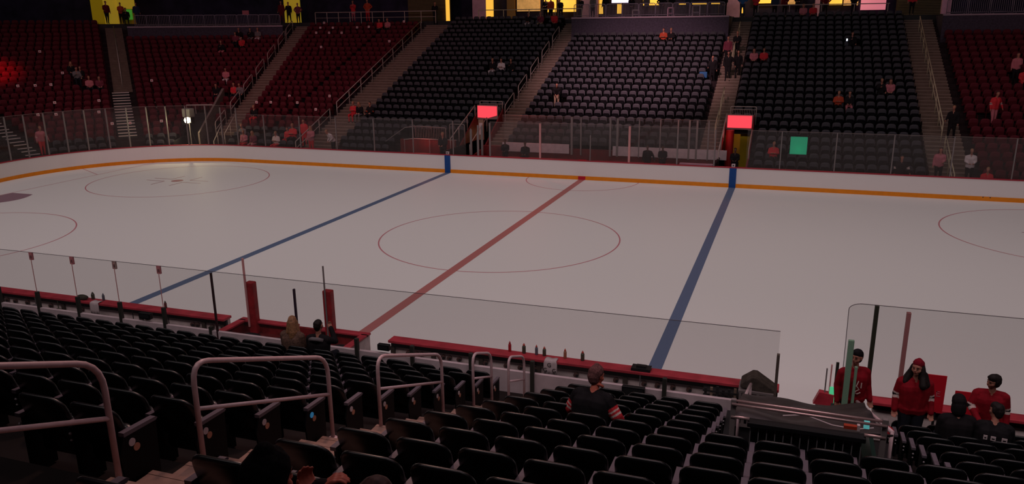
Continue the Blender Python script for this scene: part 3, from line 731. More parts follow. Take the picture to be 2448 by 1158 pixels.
slope_rail((-8.25, 14.3, 1.75), (-8.15, 18.0, 3.35), .03, RAILF, 'sloping pale rail left of the left red screen', 4)
slope_rail((-7.0, 14.2, 1.45), (-6.95, 16.9, 2.75), .025, RAILF, 'short sloping rail below the left red screen', 3)
slope_rail((6.98, 14.4, 1.6), (7.0, 18.1, 3.2), .04, RAILF, 'pink-lit sloping rail left of the right red screen', 4)
slope_rail((8.45, 15.2, 1.6), (8.45, 18.0, 2.55), .03, RAILF, 'pale sloping rail right of the right red screen', 3)
for x, z1, lb in ((-6.62, 2.5, 'narrow pale tunnel post left of the far bench'), (-5.95, 2.7, 'pointed grey tunnel post beside the far bench'), (-6.2, 2.4, 'slim dark tunnel post beside the tan cloth')):
    b = MB(); b.prism([(-.06, 0), (.06, 0), (.06, z1 - 1.1), (0, z1 - 1.0), (-.06, z1 - 1.1)], 1, -.03, .03, POSTG)
    tag(b.build('tunnel_post', loc=(x, 13.5, 1.0)), lb, 'post')
# railing platform in front of the first black section
t = empty('ramp_railing', (-11, 15.16, 1.0), 0, 'curved pale ramp railing with upright bars behind the far glass', 'railing')
b = MB(); b.tube([(-2.4, 0, .0), (-1.6, 0, .55), (-.6, 0, 1.2), (.1, 0, 1.32)], .025, POSTG, 6)
b.tube(rounded([(.1, 0, .65), (.1, 0, 1.32), (2.1, 0, 1.27), (2.1, 0, .6)], .1), .025, POSTG, 6); b.build('top_rail', t, smooth=True)
b = MB(); b.tube([(-.45, -.5, .55), (.15, -.4, .62), (2.9, -.3, .60)], .025, RAILF, 6); b.build('lower_rail', t, smooth=True)
b = MB()
for i in range(18): b.tube([(.2 + i * .108, 0, .62), (.2 + i * .108, 0, 1.28)], .01, POSTG, 5)
b.build('balusters', t)
for x in (-.45, 1.2, 2.8): b = MB(); b.tube([(x, -.4, -1.0), (x, -.4, .58)], .022, POSTG, 6); b.build('post', t)
b = MB(); b.tube(rounded([(2.35, 0, .3), (2.35, 0, 1.5), (3.3, 0, 1.5), (3.3, 0, .3)], .1), .025, POSTG, 6); b.build('gate_frame', t, smooth=True)
wallbox('wall_ramp', -11.8, -8.2, 14.9, 15.0, 0, 1.55, MAROON)
# corner tunnel rail
t = empty('guard_rail', (*polar(64, 5.4), 2.4), 0, 'pale guard rail above the corner tunnel by the bright lamp', 'guard rail')
O = Vector(t.location); b = MB(); A = Vector((*polar(60.5, 5.4), 3.05)) - O; B_ = Vector((*polar(67.6, 5.4), 3.05)) - O
b.tube([A, B_], .04, RAILF, 6); b.build('top_rail', t)
for i in range(4): q = A.lerp(B_, i / 3); b = MB(); b.tube([q, q - Vector((0, 0, .6))], .02, RAILF, 6); b.build('post', t)
slope_rail((-24.1, 14.3, 1.5), (-24.6, 16.2, 2.55), .03, RAILF, 'small sloping rail behind the corner glass right of the lamp', 3)
slope_rail((-25.0, 14.3, 1.0), (-25.2, 15.4, 1.9), .03, RAILF, 'lowest sloping rail behind the corner glass', 3)
# top rail behind the upper red seats
t = empty('top_railing', (-24, 34.1, 8.0), 0, 'long pale railing along the top of the red section', 'railing'); O = Vector(t.location)
P = [Vector((*polar(a, 20.7), 9.35)) for a in range(77, 91, 2)] + [Vector((x, 12.954 + 20.7, 9.35)) for x in (-20.5, -19.0, -17.7)]
b = MB(); b.tube([p - O for p in P], .035, RAILF, 6); b.build('top_rail', t, smooth=True)
b = MB(); b.tube([p - O - Vector((0, 0, .45)) for p in P], .02, RAILF, 6); b.build('middle_rail', t, smooth=True)
for i, p in enumerate(P): b = MB(); b.tube([p - O, p - O - Vector((0, 0, .95))], .03, RAILF, 6); b.build('post', t)
t = empty('top_railing', (-9, 34.3, 8.5), 0, 'pale railing behind the top row of the left black section', 'railing')
b = MB(); b.tube([(-5.2, 0, .85), (3.4, 0, .85)], .035, RAILY, 6); b.build('top_rail', t)
for i in range(5): b = MB(); b.tube([(-5.2 + i * 2.15, 0, 0), (-5.2 + i * 2.15, 0, .85)], .03, RAILY, 6); b.build('post', t)
t = empty('top_railing', (12, 34.3, 8.5), 0, 'pale railing behind the top row of the right black section', 'railing')
b = MB(); b.tube([(-4.5, 0, .85), (4.2, 0, .85)], .035, RAILF, 6); b.build('top_rail', t)
for i in range(5): b = MB(); b.tube([(-4.5 + i * 2.15, 0, 0), (-4.5 + i * 2.15, 0, .85)], .03, RAILF, 6); b.build('post', t)
# crowd barriers on the platforms
def barrier(loc, rz, wd, lb, grp, nb_=12, h=.9):
    t = empty('crowd_barrier', loc, rz, lb, 'barrier', grp); w2 = wd / 2
    b = MB(); b.tube(rounded([(-w2, 0, 0), (-w2, 0, h), (w2, 0, h), (w2, 0, 0)], .12), .025, GRID, 6); b.tube([(-w2, 0, .1), (w2, 0, .1)], .02, GRID, 5); b.build('frame', t, smooth=True)
    b = MB()
    for i in range(nb_): b.tube([(-w2 + wd * (i + 1) / (nb_ + 1), 0, .1), (-w2 + wd * (i + 1) / (nb_ + 1), 0, h)], .012, GRID, 4)
    b.build('bars', t)
    for s in (-1, 1): b = MB(); b.box(s * (w2 - .15) - .02, s * (w2 - .15) + .02, -.2, .2, 0, .03, GRID); b.build('foot', t)
for i in range(9): barrier((-4.85 + i * 1.21, 31.3, 8.66), 0, 1.15, f'steel crowd barrier on the middle platform, {ORD[i]} from the left', 'crowd barriers on the middle platform')
for i in range(13):
    a = 49.2 + i * 1.85; barrier((*polar(a, 18.4), 8.33), math.radians(90 - a), .88, f'dim crowd barrier on the corner platform, {ORD[i]} from the left', 'crowd barriers on the corner platform', 6, .85)
for i in range(6): barrier((19.9 + i * 1.25, 31.3, 8.56), 0, 1.15, f'dim crowd barrier above the right red section, {ORD[i]} from its left end', 'crowd barriers above the right red section', 9)
b = MB(); b.box(-.28, .28, -.2, .2, 0, .95, PURPLE); tag(b.build('utility_box', loc=(19.3, 31.6, 8.56), bevel=.03), 'pink-grey box at the left end of the right platform', 'box')
# things lying on the middle platform
for x, w_, h, m, lb in ((-.9, .5, .5, POSTG, 'square grey frame standing behind the platform barriers'), (1.6, .4, .62, MATS['lit_panel_pink'] if 0 else PURPLE, 'pinkish stool behind the middle platform barriers'), (3.4, .5, .75, GRID, 'tall grey cart behind the platform barriers, rightmost')):
    t = empty('platform_item', (x, 31.9, 8.66), 0, lb, 'equipment')
    b = MB(); b.box(-w_ / 2, w_ / 2, -.15, .15, h - .08, h, m); b.build('top_board', t)
    for s in (-1, 1): b = MB(); b.box(s * w_ / 2 - .03, s * w_ / 2 + .03, -.12, .12, 0, h - .08, m); b.build('leg', t)
    b = MB(); b.box(-w_ / 2, w_ / 2, -.12, .12, h * .3, h * .36, m); b.build('shelf', t)
t = empty('television', (-3.2, 37.2, 9.75), 0, 'bright television above the middle platform', 'television')
b = MB(); b.box(-.75, .75, -.04, .04, 0, .85, BLACK); b.build('casing', t, bevel=.01); b = MB(); b.box(-.70, .70, -.05, -.04, .05, .8, TVW); b.build('screen', t)
for x, lb in ((2.6, 'long bright yellow counter top behind the platform'), (4.3, 'short yellow counter top right of the long one')):
    t = empty('bar_counter', (x, 36.2, 8.6), 0, lb, 'counter'); h = 1.0 if x < 3 else .3
    b = MB(); b.box(-h, h, -.25, .25, .95, 1.03, LITY); b.build('counter_top', t); b = MB(); b.box(-h + .05, h - .05, -.2, .2, 0, .95, DARK); b.build('counter_base', t)
b = MB(); b.box(-.32, .32, -.02, .02, 0, .34, CPINK); tag(b.build('hanging_sign', loc=(*polar(66.0, 19.4), 9.2)), 'small pink sign over the corner platform barriers', 'sign')
t = empty('green_reflection', (10.9, 13.45, 1.0), 0, 'green glowing panel standing in for a reflection in the far glass', 'screen')
b = MB(); b.box(-.40, .40, 0, .04, .75, 1.62, mat('green_reflection_glow', (.02, .2, .12), .6, .2, emit=.17, ecol=(.03, .8, .40))); b.build('glowing_face', t, bevel=.02)  # glowing panel added to mimic a green reflection in the glass
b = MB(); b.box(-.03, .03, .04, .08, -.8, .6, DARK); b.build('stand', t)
# bright work lamp behind the corner glass
t = empty('work_lamp', (-26.0, 13.35, .2), 0, 'blazing yellow-white lamp on a stand behind the corner glass', 'lamp')
b = MB(); b.ball((0, -.1, 2.25), .19, mat('lamp_glow', (1, .9, .6), .5, .2, emit=45, ecol=(1, .85, .5)), 12, 8); b.build('bulb', t, smooth=True)
b = MB(); b.box(-.18, .18, 0, .1, 2.08, 2.42, BLACK); b.build('housing', t); b = MB(); b.tube([(0, .05, 0), (0, .05, 2.1)], .025, POSTG, 8); b.build('pole', t)
t = empty('camera_position', (-26.6, 14.1, .2), 0, 'cluttered camera gear under a white hood near the bright lamp', 'equipment')
b = MB(); b.box(-.3, .3, -.25, .25, 2.35, 2.9, mat('hood_white', (.25, .25, .22), .6, .3)); b.build('hood', t, bevel=.05)
b = MB(); b.box(-.2, .2, -.5, .3, 1.9, 2.3, BLACK); b.build('camera_body', t, bevel=.03)
for s in (-1, 0, 1): b = MB(); b.tube([(0, 0, 1.9), (s * .5, s * s * .3 - .2, 0)], .025, DARK, 6); b.build('leg', t)
# ------------------------------------------------------------------ near side boards and benches
DY = -12.954
def dasher(x0, x1, label, knobs, ribs, clutter=()):
    t = empty('bench_boards', ((x0 + x1) / 2, DY, 0), 0, label, 'boards'); o = (-(x0 + x1) / 2, -DY, 0)
    def p(name, b, lb=None, **k):
        q = b.build(name, t, **k); q.location = o
        if lb: q['label'] = lb
        return q
    b = MB(); b.box(x0, x1, DY - .10, DY, 0, .96, INWHITE); p('board_panel', b)
    b = MB(); b.box(x0 - .02, x1 + .02, DY - .27, DY + .04, .93, .995, CAPRED); p('cap_rail', b, 'red cap rail', bevel=.012)
    b = MB(); b.box(x0, x1, DY - .16, DY - .10, .80, .93, DARK); p('under_cap_shade', b)  # dark strip puts the shade of the shelf underside into colour
    b = MB(); b.box(x0, x1, DY, DY + .015, 0, .2, YEL); p('kickplate', b)
    for x in ribs: b = MB(); b.box(x - .05, x + .05, DY - .16, DY - .10, .0, .80, mat('rib_brown', (.055, .038, .032), .7, .2)); p('rib', b)
    for x in knobs:
        b = MB(); b.tube([(x, DY - .10, .69), (x, DY - .17, .69)], .055, mat('knob_brown', (.10, .05, .045), .6, .2), 12); b.tube([(x + .03, DY - .17, .69), (x + .03, DY - .19, .69)], .03, DARK, 8); p('knob', b)
    return t
kx = [hit for hit in ()]
K = [2.55, 2.75, 2.88, 3.42, 3.58, 3.82, 4.15, 4.46, 4.95, 5.28, 5.62, 6.55, 7.42, 8.02, 8.30, 8.62, 8.95]
dasher(2.12, 10.68, 'right bench boards seen from behind, white inside under a red cap', K, [2.15, 3.18, 4.35, 5.7, 7.62])
dasher(-13.5, -2.48, 'left bench boards seen from behind, white inside under a red cap', [-9.9, -9.6, -9.15, -8.3, -7.2, -5.0, -3.55, -3.4, -2.95], [-10.1, -7.85, -5.2, -3.2, -2.62])
dasher(12.42, 19, 'rightmost boards below the tall glass, white inside under a red cap', [], [13.0, 15.5])
# rear wall of the benches
wallbox('wall_bench_rear', -13.5, 9.92, -15.10, -15.02, .2, 1.53, WALLWHITE, 'low white wall behind the near benches')
wallbox('floor_bench', -13.5, 9.9, -15.02, -13.06, .02, .2, DARK)
# rear glass
rg = empty('safety_glass', (0, -15.05, 1.54), 0, 'wide clear glass behind the near benches with a thin dark top edge', 'glass'); off = (0, 15.05, -1.54)
xs = [-11.25, -6.25, -1.07, 1.0, 6.21, 10.62]
for x0, x1 in zip(xs, xs[1:]): gpane((x0, -15.05), (x1, -15.05), 1.54, 2.90, rg, off, GLASSN, GLINE)
for x in (-10, -8.75, -7.5, -6.25, -5.0, -3.75, -2.5):
    gpost((x, -15.08), 1.0, 1.93, rg, off, POST, .075)
    if x > -6.3:
        gpost((x, -15.05), 1.93, 2.86, rg, off, POSTP, .016, 'glass_joint', .016)
        b = MB(); b.box(x - .05, x + .05, -15.07, -15.03, 2.72, 2.90, TAGP if x != -3.75 else TAG); b.box(x - .022, x + .022, -15.075, -15.068, 2.76, 2.83, JBLK)
        q = b.build('joint_tag', rg); q.location = off
gpost((-1.07, -15.08), 1.0, 2.88, rg, off, mat('post_maroon', (.035, .014, .018), .5, .3), .035, 'post', .05)
gpost((1.0, -15.08), 1.0, 2.72, rg, off, mat('post_purple', (.03, .014, .03), .5, .3), .04, 'post', .05)
gpost((-1.25, -15.08), 1.0, 1.62, rg, off, POST, .075)
for x in (2.42, 3.68, 4.95, 6.21, 7.47, 8.72): gpost((x, -15.12), 1.0, 1.80 if x < 9 else 1.6, rg, off, POST, .075)
gpost((10.62, -15.05), 1.2, 2.48, rg, off, mat('post_brown', (.10, .075, .065), .5, .3), .05)
# right tall glass
tg = empty('safety_glass', (14.5, -12.954, .99), 0, 'tall clear glass with rounded corner at the right of the near side', 'glass'); off = (-14.5, 12.954, -.99)
b = MB(); n = 8; z1 = 2.855; pts = [(11.84, .0 + .72)]
for i in range(n + 1):
    t = math.radians(180 - 90 * i / n); pts.append((12.06 + .24 * math.cos(t), z1 - .13 + .13 * math.sin(t)))
pts += [(19.0, z1), (19.0, .72)]
b.add([(p[0], -12.99, p[1]) for p in pts], [tuple(range(len(pts)))], GLASSN); q = b.build('glass_pane', tg); q.location = off
b = MB(); b.tube([(p[0], -12.99, p[1]) for p in pts[:-1]], .007, GLINE, 6); q2 = b.build('glass_edge', q)
gpost((12.30, -12.99), .99, 2.85, tg, off, mat('post_dark_green', (.03, .032, .022), .5, .3), .075)
gpost((12.85, -12.99), .99, 2.77, tg, off, mat('post_rose', (.33, .14, .14), .5, .3), .075)
for x, z, wd, lb in ((11.74, 2.88, .095, 'broad green glass edge post in front of the capped fan'), (11.86, 2.42, .045, 'slim green glass edge post right beside the broad one')):
    b = MB(); b.box(-wd / 2, wd / 2, -.03, .03, 0, z - .76, GEDGE); tag(b.build('glass_edge_post', loc=(x, -15.05, .76), bevel=.008), lb, 'post')
for x, z, m, wd, lb in ((11.55, 1.47, POSTG, .025, 'thin grey glass strip, leftmost beside the opening'), (11.63, 1.56, POSTP, .025, 'thin pink glass strip beside the opening'), (11.73, 1.62, POST, .055, 'dark narrow post beside the opening in the boards')):
    b = MB(); b.box(-wd / 2, wd / 2, -.02, .02, 0, z - .7, m); tag(b.build('glass_strip', loc=(x, -12.98, .7)), lb, 'post')
b = MB(); b.box(-.05, .05, -.02, .02, 0, .38, mat('green_glow', (.05, .5, .25), .5, .3, emit=.35, ecol=(.15, 1, .45))); tag(b.build('gate_light', loc=(11.68, -13.0, .72)), 'small green light strip at the gate by the opening', 'light')
b = MB(); b.prism([(11.35, .72), (11.72, .72), (11.72, .95), (11.45, .98)], 1, -13.05, -12.9, CAPRED); b.prism([(11.74, .66), (12.02, .66), (12.02, .95), (11.74, .95)], 1, -13.05, -12.9, CAPRED); b.box(11.4, 12.4, -13.04, -12.92, 0, .66, INWHITE)
tag(b.build('board_gate'), 'red-topped open gate in the boards left of the tall glass', 'gate')
# scorekeeper box between the benches
t = empty('scorekeeper_box', (-.3, -13.8, 0), 0, 'red-edged open box between the benches with dark clutter inside', 'box'); off = (.3, 13.8, 0)
def q_(name, b, **k): o = b.build(name, t, **k); o.location = off; return o
BXR = mat('box_red', (.20, .012, .016), .6, .2, noise=.4, nscale=5)
b = MB(); b.box(-2.0, 1.42, DY - .08, DY, 0, .95, BXR); b.box(-2.06, -1.98, -14.98, DY, 0, .95, BXR); b.box(1.38, 1.44, -14.98, DY, 0, .95, BXR); b.box(1.44, 1.48, -14.98, DY, 0, .95, INWHITE); q_('side_panel', b)
b = MB(); b.box(-2.1, -.45, DY - .17, DY + .03, .95, 1.0, CAPRED); b.box(.08, 1.5, DY - .17, DY + .03, .95, 1.0, CAPRED); b.box(-2.1, -1.9, -14.98, DY - .1, .95, 1.0, CAPRED); b.box(1.32, 1.5, -14.98, DY - .1, .95, 1.0, CAPRED); q_('cap_rail', b, bevel=.01)
b = MB(); b.box(-1.98, 1.4, -13.6, DY - .08, .62, .68, MAROON); b.box(-1.9, 1.3, -14.98, -13.6, .1, .16, MAROON); q_('desk', b)
b = MB(); b.box(-.35, -.2, -14.9, DY - .1, 0, .80, BXR); q_('divider', b)
for x, lb in ((-1.64, 'tall red padded post with thin steel pole, left of two'), (.52, 'tall red padded post with thin steel pole, right of two')):
    t2 = empty('padded_post', (x, DY - .14, .68), 0, lb, 'post')
    b = MB(); b.box(-.11, .11, -.09, .09, 0, 1.34, mat('pad_red', (.30, .012, .018), .55, .3, noise=.3, nscale=6)); b.build('pad', t2, bevel=.03)
    b = MB(); b.tube([(-.08 if x < 0 else -.02, -.10, .2), (-.08 if x < 0 else -.02, -.10, 1.95)], .028 if x < 0 else .02, POSTP if x < 0 else POSTG, 8); b.build('pole', t2)
for x, y, z, sx, sy, sz, m, lb in ((-1.45, -13.5, .68, .5, .3, .16, CDARK, 'dark crumpled jacket in the left half of the red box'), (-.75, -13.35, .68, .35, .2, .06, BLACK, 'flat black case on the red box desk'),
        (.95, -13.4, .68, .36, .22, .12, CDARK, 'dark bag in the right half of the red box'), (.3, -13.5, .68, .3, .25, .2, CDARK, 'dark gear beside the right padded post'), (1.1, -14.1, .16, .4, .3, .5, DARK, 'dark bin on the floor of the red box')):
    b = MB(); b.ball((0, 0, sz / 2), 1, m, 12, 8, (sx / 2 * 1.1, sy / 2 * 1.1, sz / 2)); o = b.build('bag' if 'bag' in lb or 'jacket' in lb else 'case', smooth=True, loc=(x, y, z)); tag(o, lb, 'bag' if 'bag' in lb or 'jacket' in lb else 'case')
    o.scale = (1, 1, 1.02)
# small monitors and boxes on the rear wall
for x, z, w_, h_, lb in ((3.02, 1.60, .26, .13, 'small black monitor on the wall left of the right bench'), (8.17, 1.34, .42, .24, 'black box fixed to the wall behind the right bench'), (-3.05, 1.6, .32, .14, 'black monitor on the wall behind the left bench')):
    t2 = empty('wall_monitor', (x, -15.12 if z < 1.5 else -15.06, z), 0, lb, 'monitor'); yy = -.05 if z < 1.5 else 0
    b = MB(); b.box(-w_ / 2, w_ / 2, yy - .05, yy + .05, 0 if z > 1.5 else 0, h_, BLACK); b.build('casing', t2, bevel=.01); b = MB(); b.box(-w_ / 2 + .03, w_ / 2 - .03, yy - .052, yy - .05, .03, h_ - .03, DARK); b.build('screen', t2)
b = MB(); b.box(-.2, .2, -.12, .12, 0, .06, BLACK); b.box(-.1, .1, -.05, .05, .06, .1, BLACK); tag(b.build('equipment_case', loc=(8.0, -14.0, .9)), None); bpy.data.objects['equipment_case'].location = (7.95, -13.07, .995)
tag(bpy.data.objects['equipment_case'], 'flat black case lying on the red cap near the blue line', 'case')
# bottles standing on the cap
def bottle(x, h, r, mb, mc, lb):
    t2 = empty('water_bottle', (x, -12.98, .995), 0, lb, 'bottle')
    b = MB(); b.lathe([(r * .9, 0), (r, .01), (r, h * .62), (r * .85, h * .72), (r * .5, h * .78)], (0, 0, 0), mb, 14); b.build('bottle_body', t2, smooth=True)
    b = MB(); b.lathe([(r * .62, h * .76), (r * .62, h * .88), (r * .3, h * .9), (r * .25, h)], (0, 0, 0), mc, 12); b.build('bottle_cap', t2, smooth=True)
BG = mat('bottle_green', (.05, .055, .035), .35, .5); BR = mat('bottle_red', (.42, .01, .02), .35, .5); BBL = mat('bottle_bluegrey', (.10, .11, .15), .3, .5); BT = mat('bottle_tan', (.34, .15, .08), .35, .5); CPR = mat('bottle_cap_red', (.45, .05, .03), .4, .4)
for x, h, r, m1, m2, lb in ((5.0, .24, .035, BR, BR, 'bright red bottle standing on the right bench cap'), (5.33, .23, .042, BG, CPR, 'dark green bottle with red cap, nearest the red bottle'), (5.62, .23, .034, BBL, CPR, 'slim blue-grey bottle with red cap'), (5.8, .21, .04, BG, CPR, 'dark green bottle just right of the blue-grey one'),
        (6.27, .22, .035, BT, CPR, 'tan bottle beside the white towel'), (6.66, .22, .042, BG, CPR, 'dark green bottle, rightmost on the right bench cap'), (-6.86, .2, .045, BG, BG, 'dark bottle beside the draped white towel on left bench'), (-6.5, .2, .035, BBL, BBL, 'slim grey bottle on the left bench cap'), (-4.45, .2, .035, mat('bottle_maroon', (.12, .03, .03), .4, .4), BG, 'lone maroon bottle on the left bench cap')):
    bottle(x, h, r, m1, m2, lb)
# towel with G logos
def towel(x, lb, letters):
    t2 = empty('towel', (x, -13.24, .66), 0, lb, 'towel'); b = MB()
    n = 10; vs = []; prof = [(-.0, 0), (-.012, .15), (-.004, .29), (.0, .345), (.05, .36), (.16, .36)]
    for i in range(n + 1):
        u = -.15 + .3 * i / n
        for (yy, zz) in prof: vs.append((u * (1 - .1 * (zz > .3)), yy - .02 + .012 * math.sin(i * 1.9) * (zz < .3), zz + .008 * math.sin(i * .9)))
    m_ = len(prof); fs = [(i * m_ + j, (i + 1) * m_ + j, (i + 1) * m_ + j + 1, i * m_ + j + 1) for i in range(n) for j in range(m_ - 1)]
    b.add(vs, fs, CWHT); o = b.build('cloth', t2, smooth=True); sm = o.modifiers.new('solid', 'SOLIDIFY'); sm.thickness = .008; sm.offset = 0
    for (lx, lz) in letters:
        c = bpy.data.curves.new('letter', 'FONT'); c.body = 'G'; c.size = .13; c.extrude = .001; c.align_x = 'CENTER'
        tmp = bpy.data.objects.new('tmp', c); COL.objects.link(tmp)
        me = bpy.data.meshes.new_from_object(tmp.evaluated_get(bpy.context.evaluated_depsgraph_get())); bpy.data.objects.remove(tmp)
        me.materials.clear(); me.materials.append(JBLK)
        q = bpy.data.objects.new('logo_letter', me); COL.objects.link(q); q.parent = o; q.location = (lx, -.045, lz); q.rotation_euler = (math.pi / 2, 0, 0)
towel(6.02, 'white towel with dark G logos hanging over the red cap', [(-.02, .22), (-.11, .10), (.09, .10)])
towel(-6.55, 'white towel draped over the left bench cap', [])
b = MB(); b.ball((0, 0, .07), .12, mat('glove_green', (.045, .04, .03), .8, .2, noise=.4, nscale=9), 10, 6, (1.6, .8, .6)); tag(b.build('glove', smooth=True, loc=(-7.1, -13.1, .99)), 'dark glove lying beside the draped towel on left bench', 'glove')
# rack of sticks at the right end of the bench
t2 = empty('stick_rack', (9.75, -13.28, .24), 0, 'dark rack of upright sticks at the right bench end', 'rack')
b = MB(); b.box(-.5, .5, -.1, .1, .42, .46, DARK); b.box(-.5, .5, -.1, .1, .60, .63, DARK); b.build('frame', t2)
for i in range(9): b = MB(); b.box(-.47 + i * .115, -.47 + i * .115 + .05, -.09, -.05, 0, .66 + .03 * (i % 3), (DARK, mat('stick_tan', (.22, .15, .11), .6, .3), DARK, BLACK)[i % 4]); b.build('stick', t2)
t2 = empty('folded_canopy', (10.27, -13.50, 1.10), 0, 'dark peaked canopy cover standing behind the bench end', 'cover')
b = MB(); b.prism([(-.29, .06), (.38, -.02), (.38, .05), (.0, .30), (-.08, .30), (-.29, .14)], 1, -.20, .20, mat('canopy_dark', (.05, .038, .03), .8, .2, noise=.4, nscale=12)); b.build('cover', t2, bevel=.02)
b = MB(); b.box(-.32, .36, -.25, .25, -.02, .02, POSTG); b.build('rim', t2)
for x in (-.28, .05, .30): b = MB(); b.box(x - .025, x + .025, -.25, -.2, -1.0, -.02, POSTG); b.build('leg', t2)
b = MB(); b.box(-.2, .2, -.05, .05, -.5, -.1, MAROON); b.build('crate', t2)
# clutter hanging inside the boards
for x, z, s, m, lb in ((7.95, .52, .16, CGREY, 'grey gear hanging inside the right bench boards'), (6.12, .5, .07, mat('brown_pouch', (.12, .06, .05), .7, .2), 'brown pouch hanging below the logo towel'), (-8.7, .62, .14, CGREY, 'grey gear hanging inside the left bench boards'), (-7.9, .6, .12, BG, 'green gear hanging inside the left bench boards'), (-5.35, .55, .09, CDARK, 'dark pouch inside the left bench boards'), (-4.2, .58, .07, CDARK, 'small dark pouch right of the left bench middle')):
    b = MB(); b.ball((0, 0, 0), s, m, 10, 7, (1.4, .4, .8)); b.box(-s * .4, s * .5, -.03, .03, -s, -s * .4, m); b.tube([(0, 0, 0), (0, 0, .93 - z)], .012, m, 5)
    tag(b.build('hanging_gear', loc=(x, -13.2, z)), lb, 'equipment')
# red signs leaning on the right boards
for x0, x1, z0, z1, lb, let in ((13.2, 13.43, 1.40, 2.0, 'tall red sign board with small white mark behind the long-haired fan', True), (13.71, 13.95, 1.25, 1.75, 'plain red sign board left of the dark-haired fan', False)):
    t2 = empty('sign_board', ((x0 + x1) / 2, -13.98, z0), 0, lb, 'sign'); h = (x1 - x0) / 2; hh = z1 - z0
    b = MB(); b.box(-h - .12, h, -.01, .01, -.1, hh, mat('sign_board_red', (.50, .006, .02), .6, .3)); b.build('sign_face', t2)
    if let:
        b = MB(); b.box(-.02, .04, -.014, -.01, hh * .48, hh * .50, CPINK); b.box(-.02, -.005, -.014, -.01, hh * .38, hh * .5, CPINK); b.box(0, .035, -.014, -.01, hh * .42, hh * .44, CPINK); b.box(-.02, .05, -.014, -.01, hh * .34, hh * .36, CPINK); b.build('mark', t2)
    b = MB(); b.box(-.02, .02, .01, .04, -1.2, hh * .8, DARK); b.build('handle', t2)
# ------------------------------------------------------------------ covered tunnel
t2 = empty('tunnel_guardrail', (10.95, -19.6, 2.67), 0, 'shiny double steel rail across the head of the covered tunnel', 'guard rail')
for dx in (-.81, .82): b = MB(); b.box(dx - .03, dx + .03, -.03, .03, 0, 1.02, POSTG); b.build('post', t2, bevel=.008)
RS = mat('rail_polished', (.62, .42, .42), .25, .6, metal=.6)
b = MB(); b.tube([(-.83, -.04, .97), (.84, -.04, .95)], .016, RS, 10); b.tube([(-.83, 0, 1.0), (.84, 0, .985)], .016, RS, 10); b.build('top_rail', t2, smooth=True)
for x0, x1 in ((-.83, -.62), (.62, .84)): b = MB(); b.tube([(x0, -.02, .80), (x1, -.02, .80)], .02, RS, 10); b.build('lower_rail', t2, smooth=True)
b = MB(); b.box(-.6, .6, -.02, .02, .0, .72, BLACK); b.build('backing_panel', t2)
for i in range(14): b = MB(); b.tube([(-.6 + i * .092, -.05, 0), (-.6 + i * .092, -.05, .74)], .006, mat('baluster_dark', (.16, .15, .16), .4, .5), 6); b.build('baluster', t2)
b = MB(); b.box(-.64, .64, -.08, .06, .72, .78, BLACK); b.build('ledge', t2, bevel=.01)
# tarp: rippled sheet
b = MB(); n = 16; mm = 12; vs = []
for j in range(mm + 1):
    v = j / mm
    for i in range(n + 1):
        u = i / n; x = 10.14 + 1.75 * u - .0 * v; y = -19.45 + 3.0 * v; z = 3.40 - 1.02 * v + .035 * math.sin(9 * u + 5 * v) + .03 * math.sin(17 * v - 4 * u) - .10 * math.sin(math.pi * u) * (.4 + .6 * v)
        vs.append((x - 11, y + 18, z - 2.8))
b.add(vs, [(j * (n + 1) + i, j * (n + 1) + i + 1, (j + 1) * (n + 1) + i + 1, (j + 1) * (n + 1) + i) for j in range(mm) for i in range(n)], TARP)
o = b.build('tarpaulin', smooth=True, loc=(11, -18, 2.8)); s_ = o.modifiers.new('solid', 'SOLIDIFY'); s_.thickness = .02
tag(o, 'black crumpled tarpaulin stretched over the near tunnel', 'tarpaulin')
b = MB(); b.tube([Vector((-.5, 0, .03)), Vector((-.25, .04, .06)), Vector((.05, -.05, .02)), Vector((.3, -.08, .02)), Vector((.5, -.04, .05))], .008, CWHT, 6); b.build
tag(b.build('cable', loc=(11.2, -19.25, 3.36)), 'thin white cable lying along the tarpaulin', 'cable')
b = MB(); b.box(-.05, .09, -.03, .03, 0, .04, CORNG); b.box(.09, .12, -.03, .03, -.01, .06, CWHT); tag(b.build('exit_marker', loc=(11.42, -19.4, 3.42)), 'small orange block on the tarpaulin edge', 'marker')
b = MB(); b.box(-.03, .03, -.02, .02, 0, .09, mat('teal_glow', (.1, .4, .4), .4, .3, emit=.25, ecol=(.2, .8, .8))); tag(b.build('gate_light', loc=(11.62, -19.3, 3.40)), 'tiny teal light at the right end of tunnel rail', 'light')
slope_rail((10.12, -17.3, 2.45), (10.18, -13.9, 1.35), .03, RAIL, 'bent steel rail rising left of the black tarpaulin', 2)
slope_rail((11.9, -15.4, 1.95), (12.0, -18.6, 3.05), .028, RAIL, 'sloping steel rail right of the black tarpaulin', 2)
b = MB(); b.box(12.0, 12.06, -19.5, -15.5, 1.3, 1.9, mat('side_glass_green', (.012, .04, .03), .3, .5)); tag(b.build('wall_tunnel_side'), kind='structure')
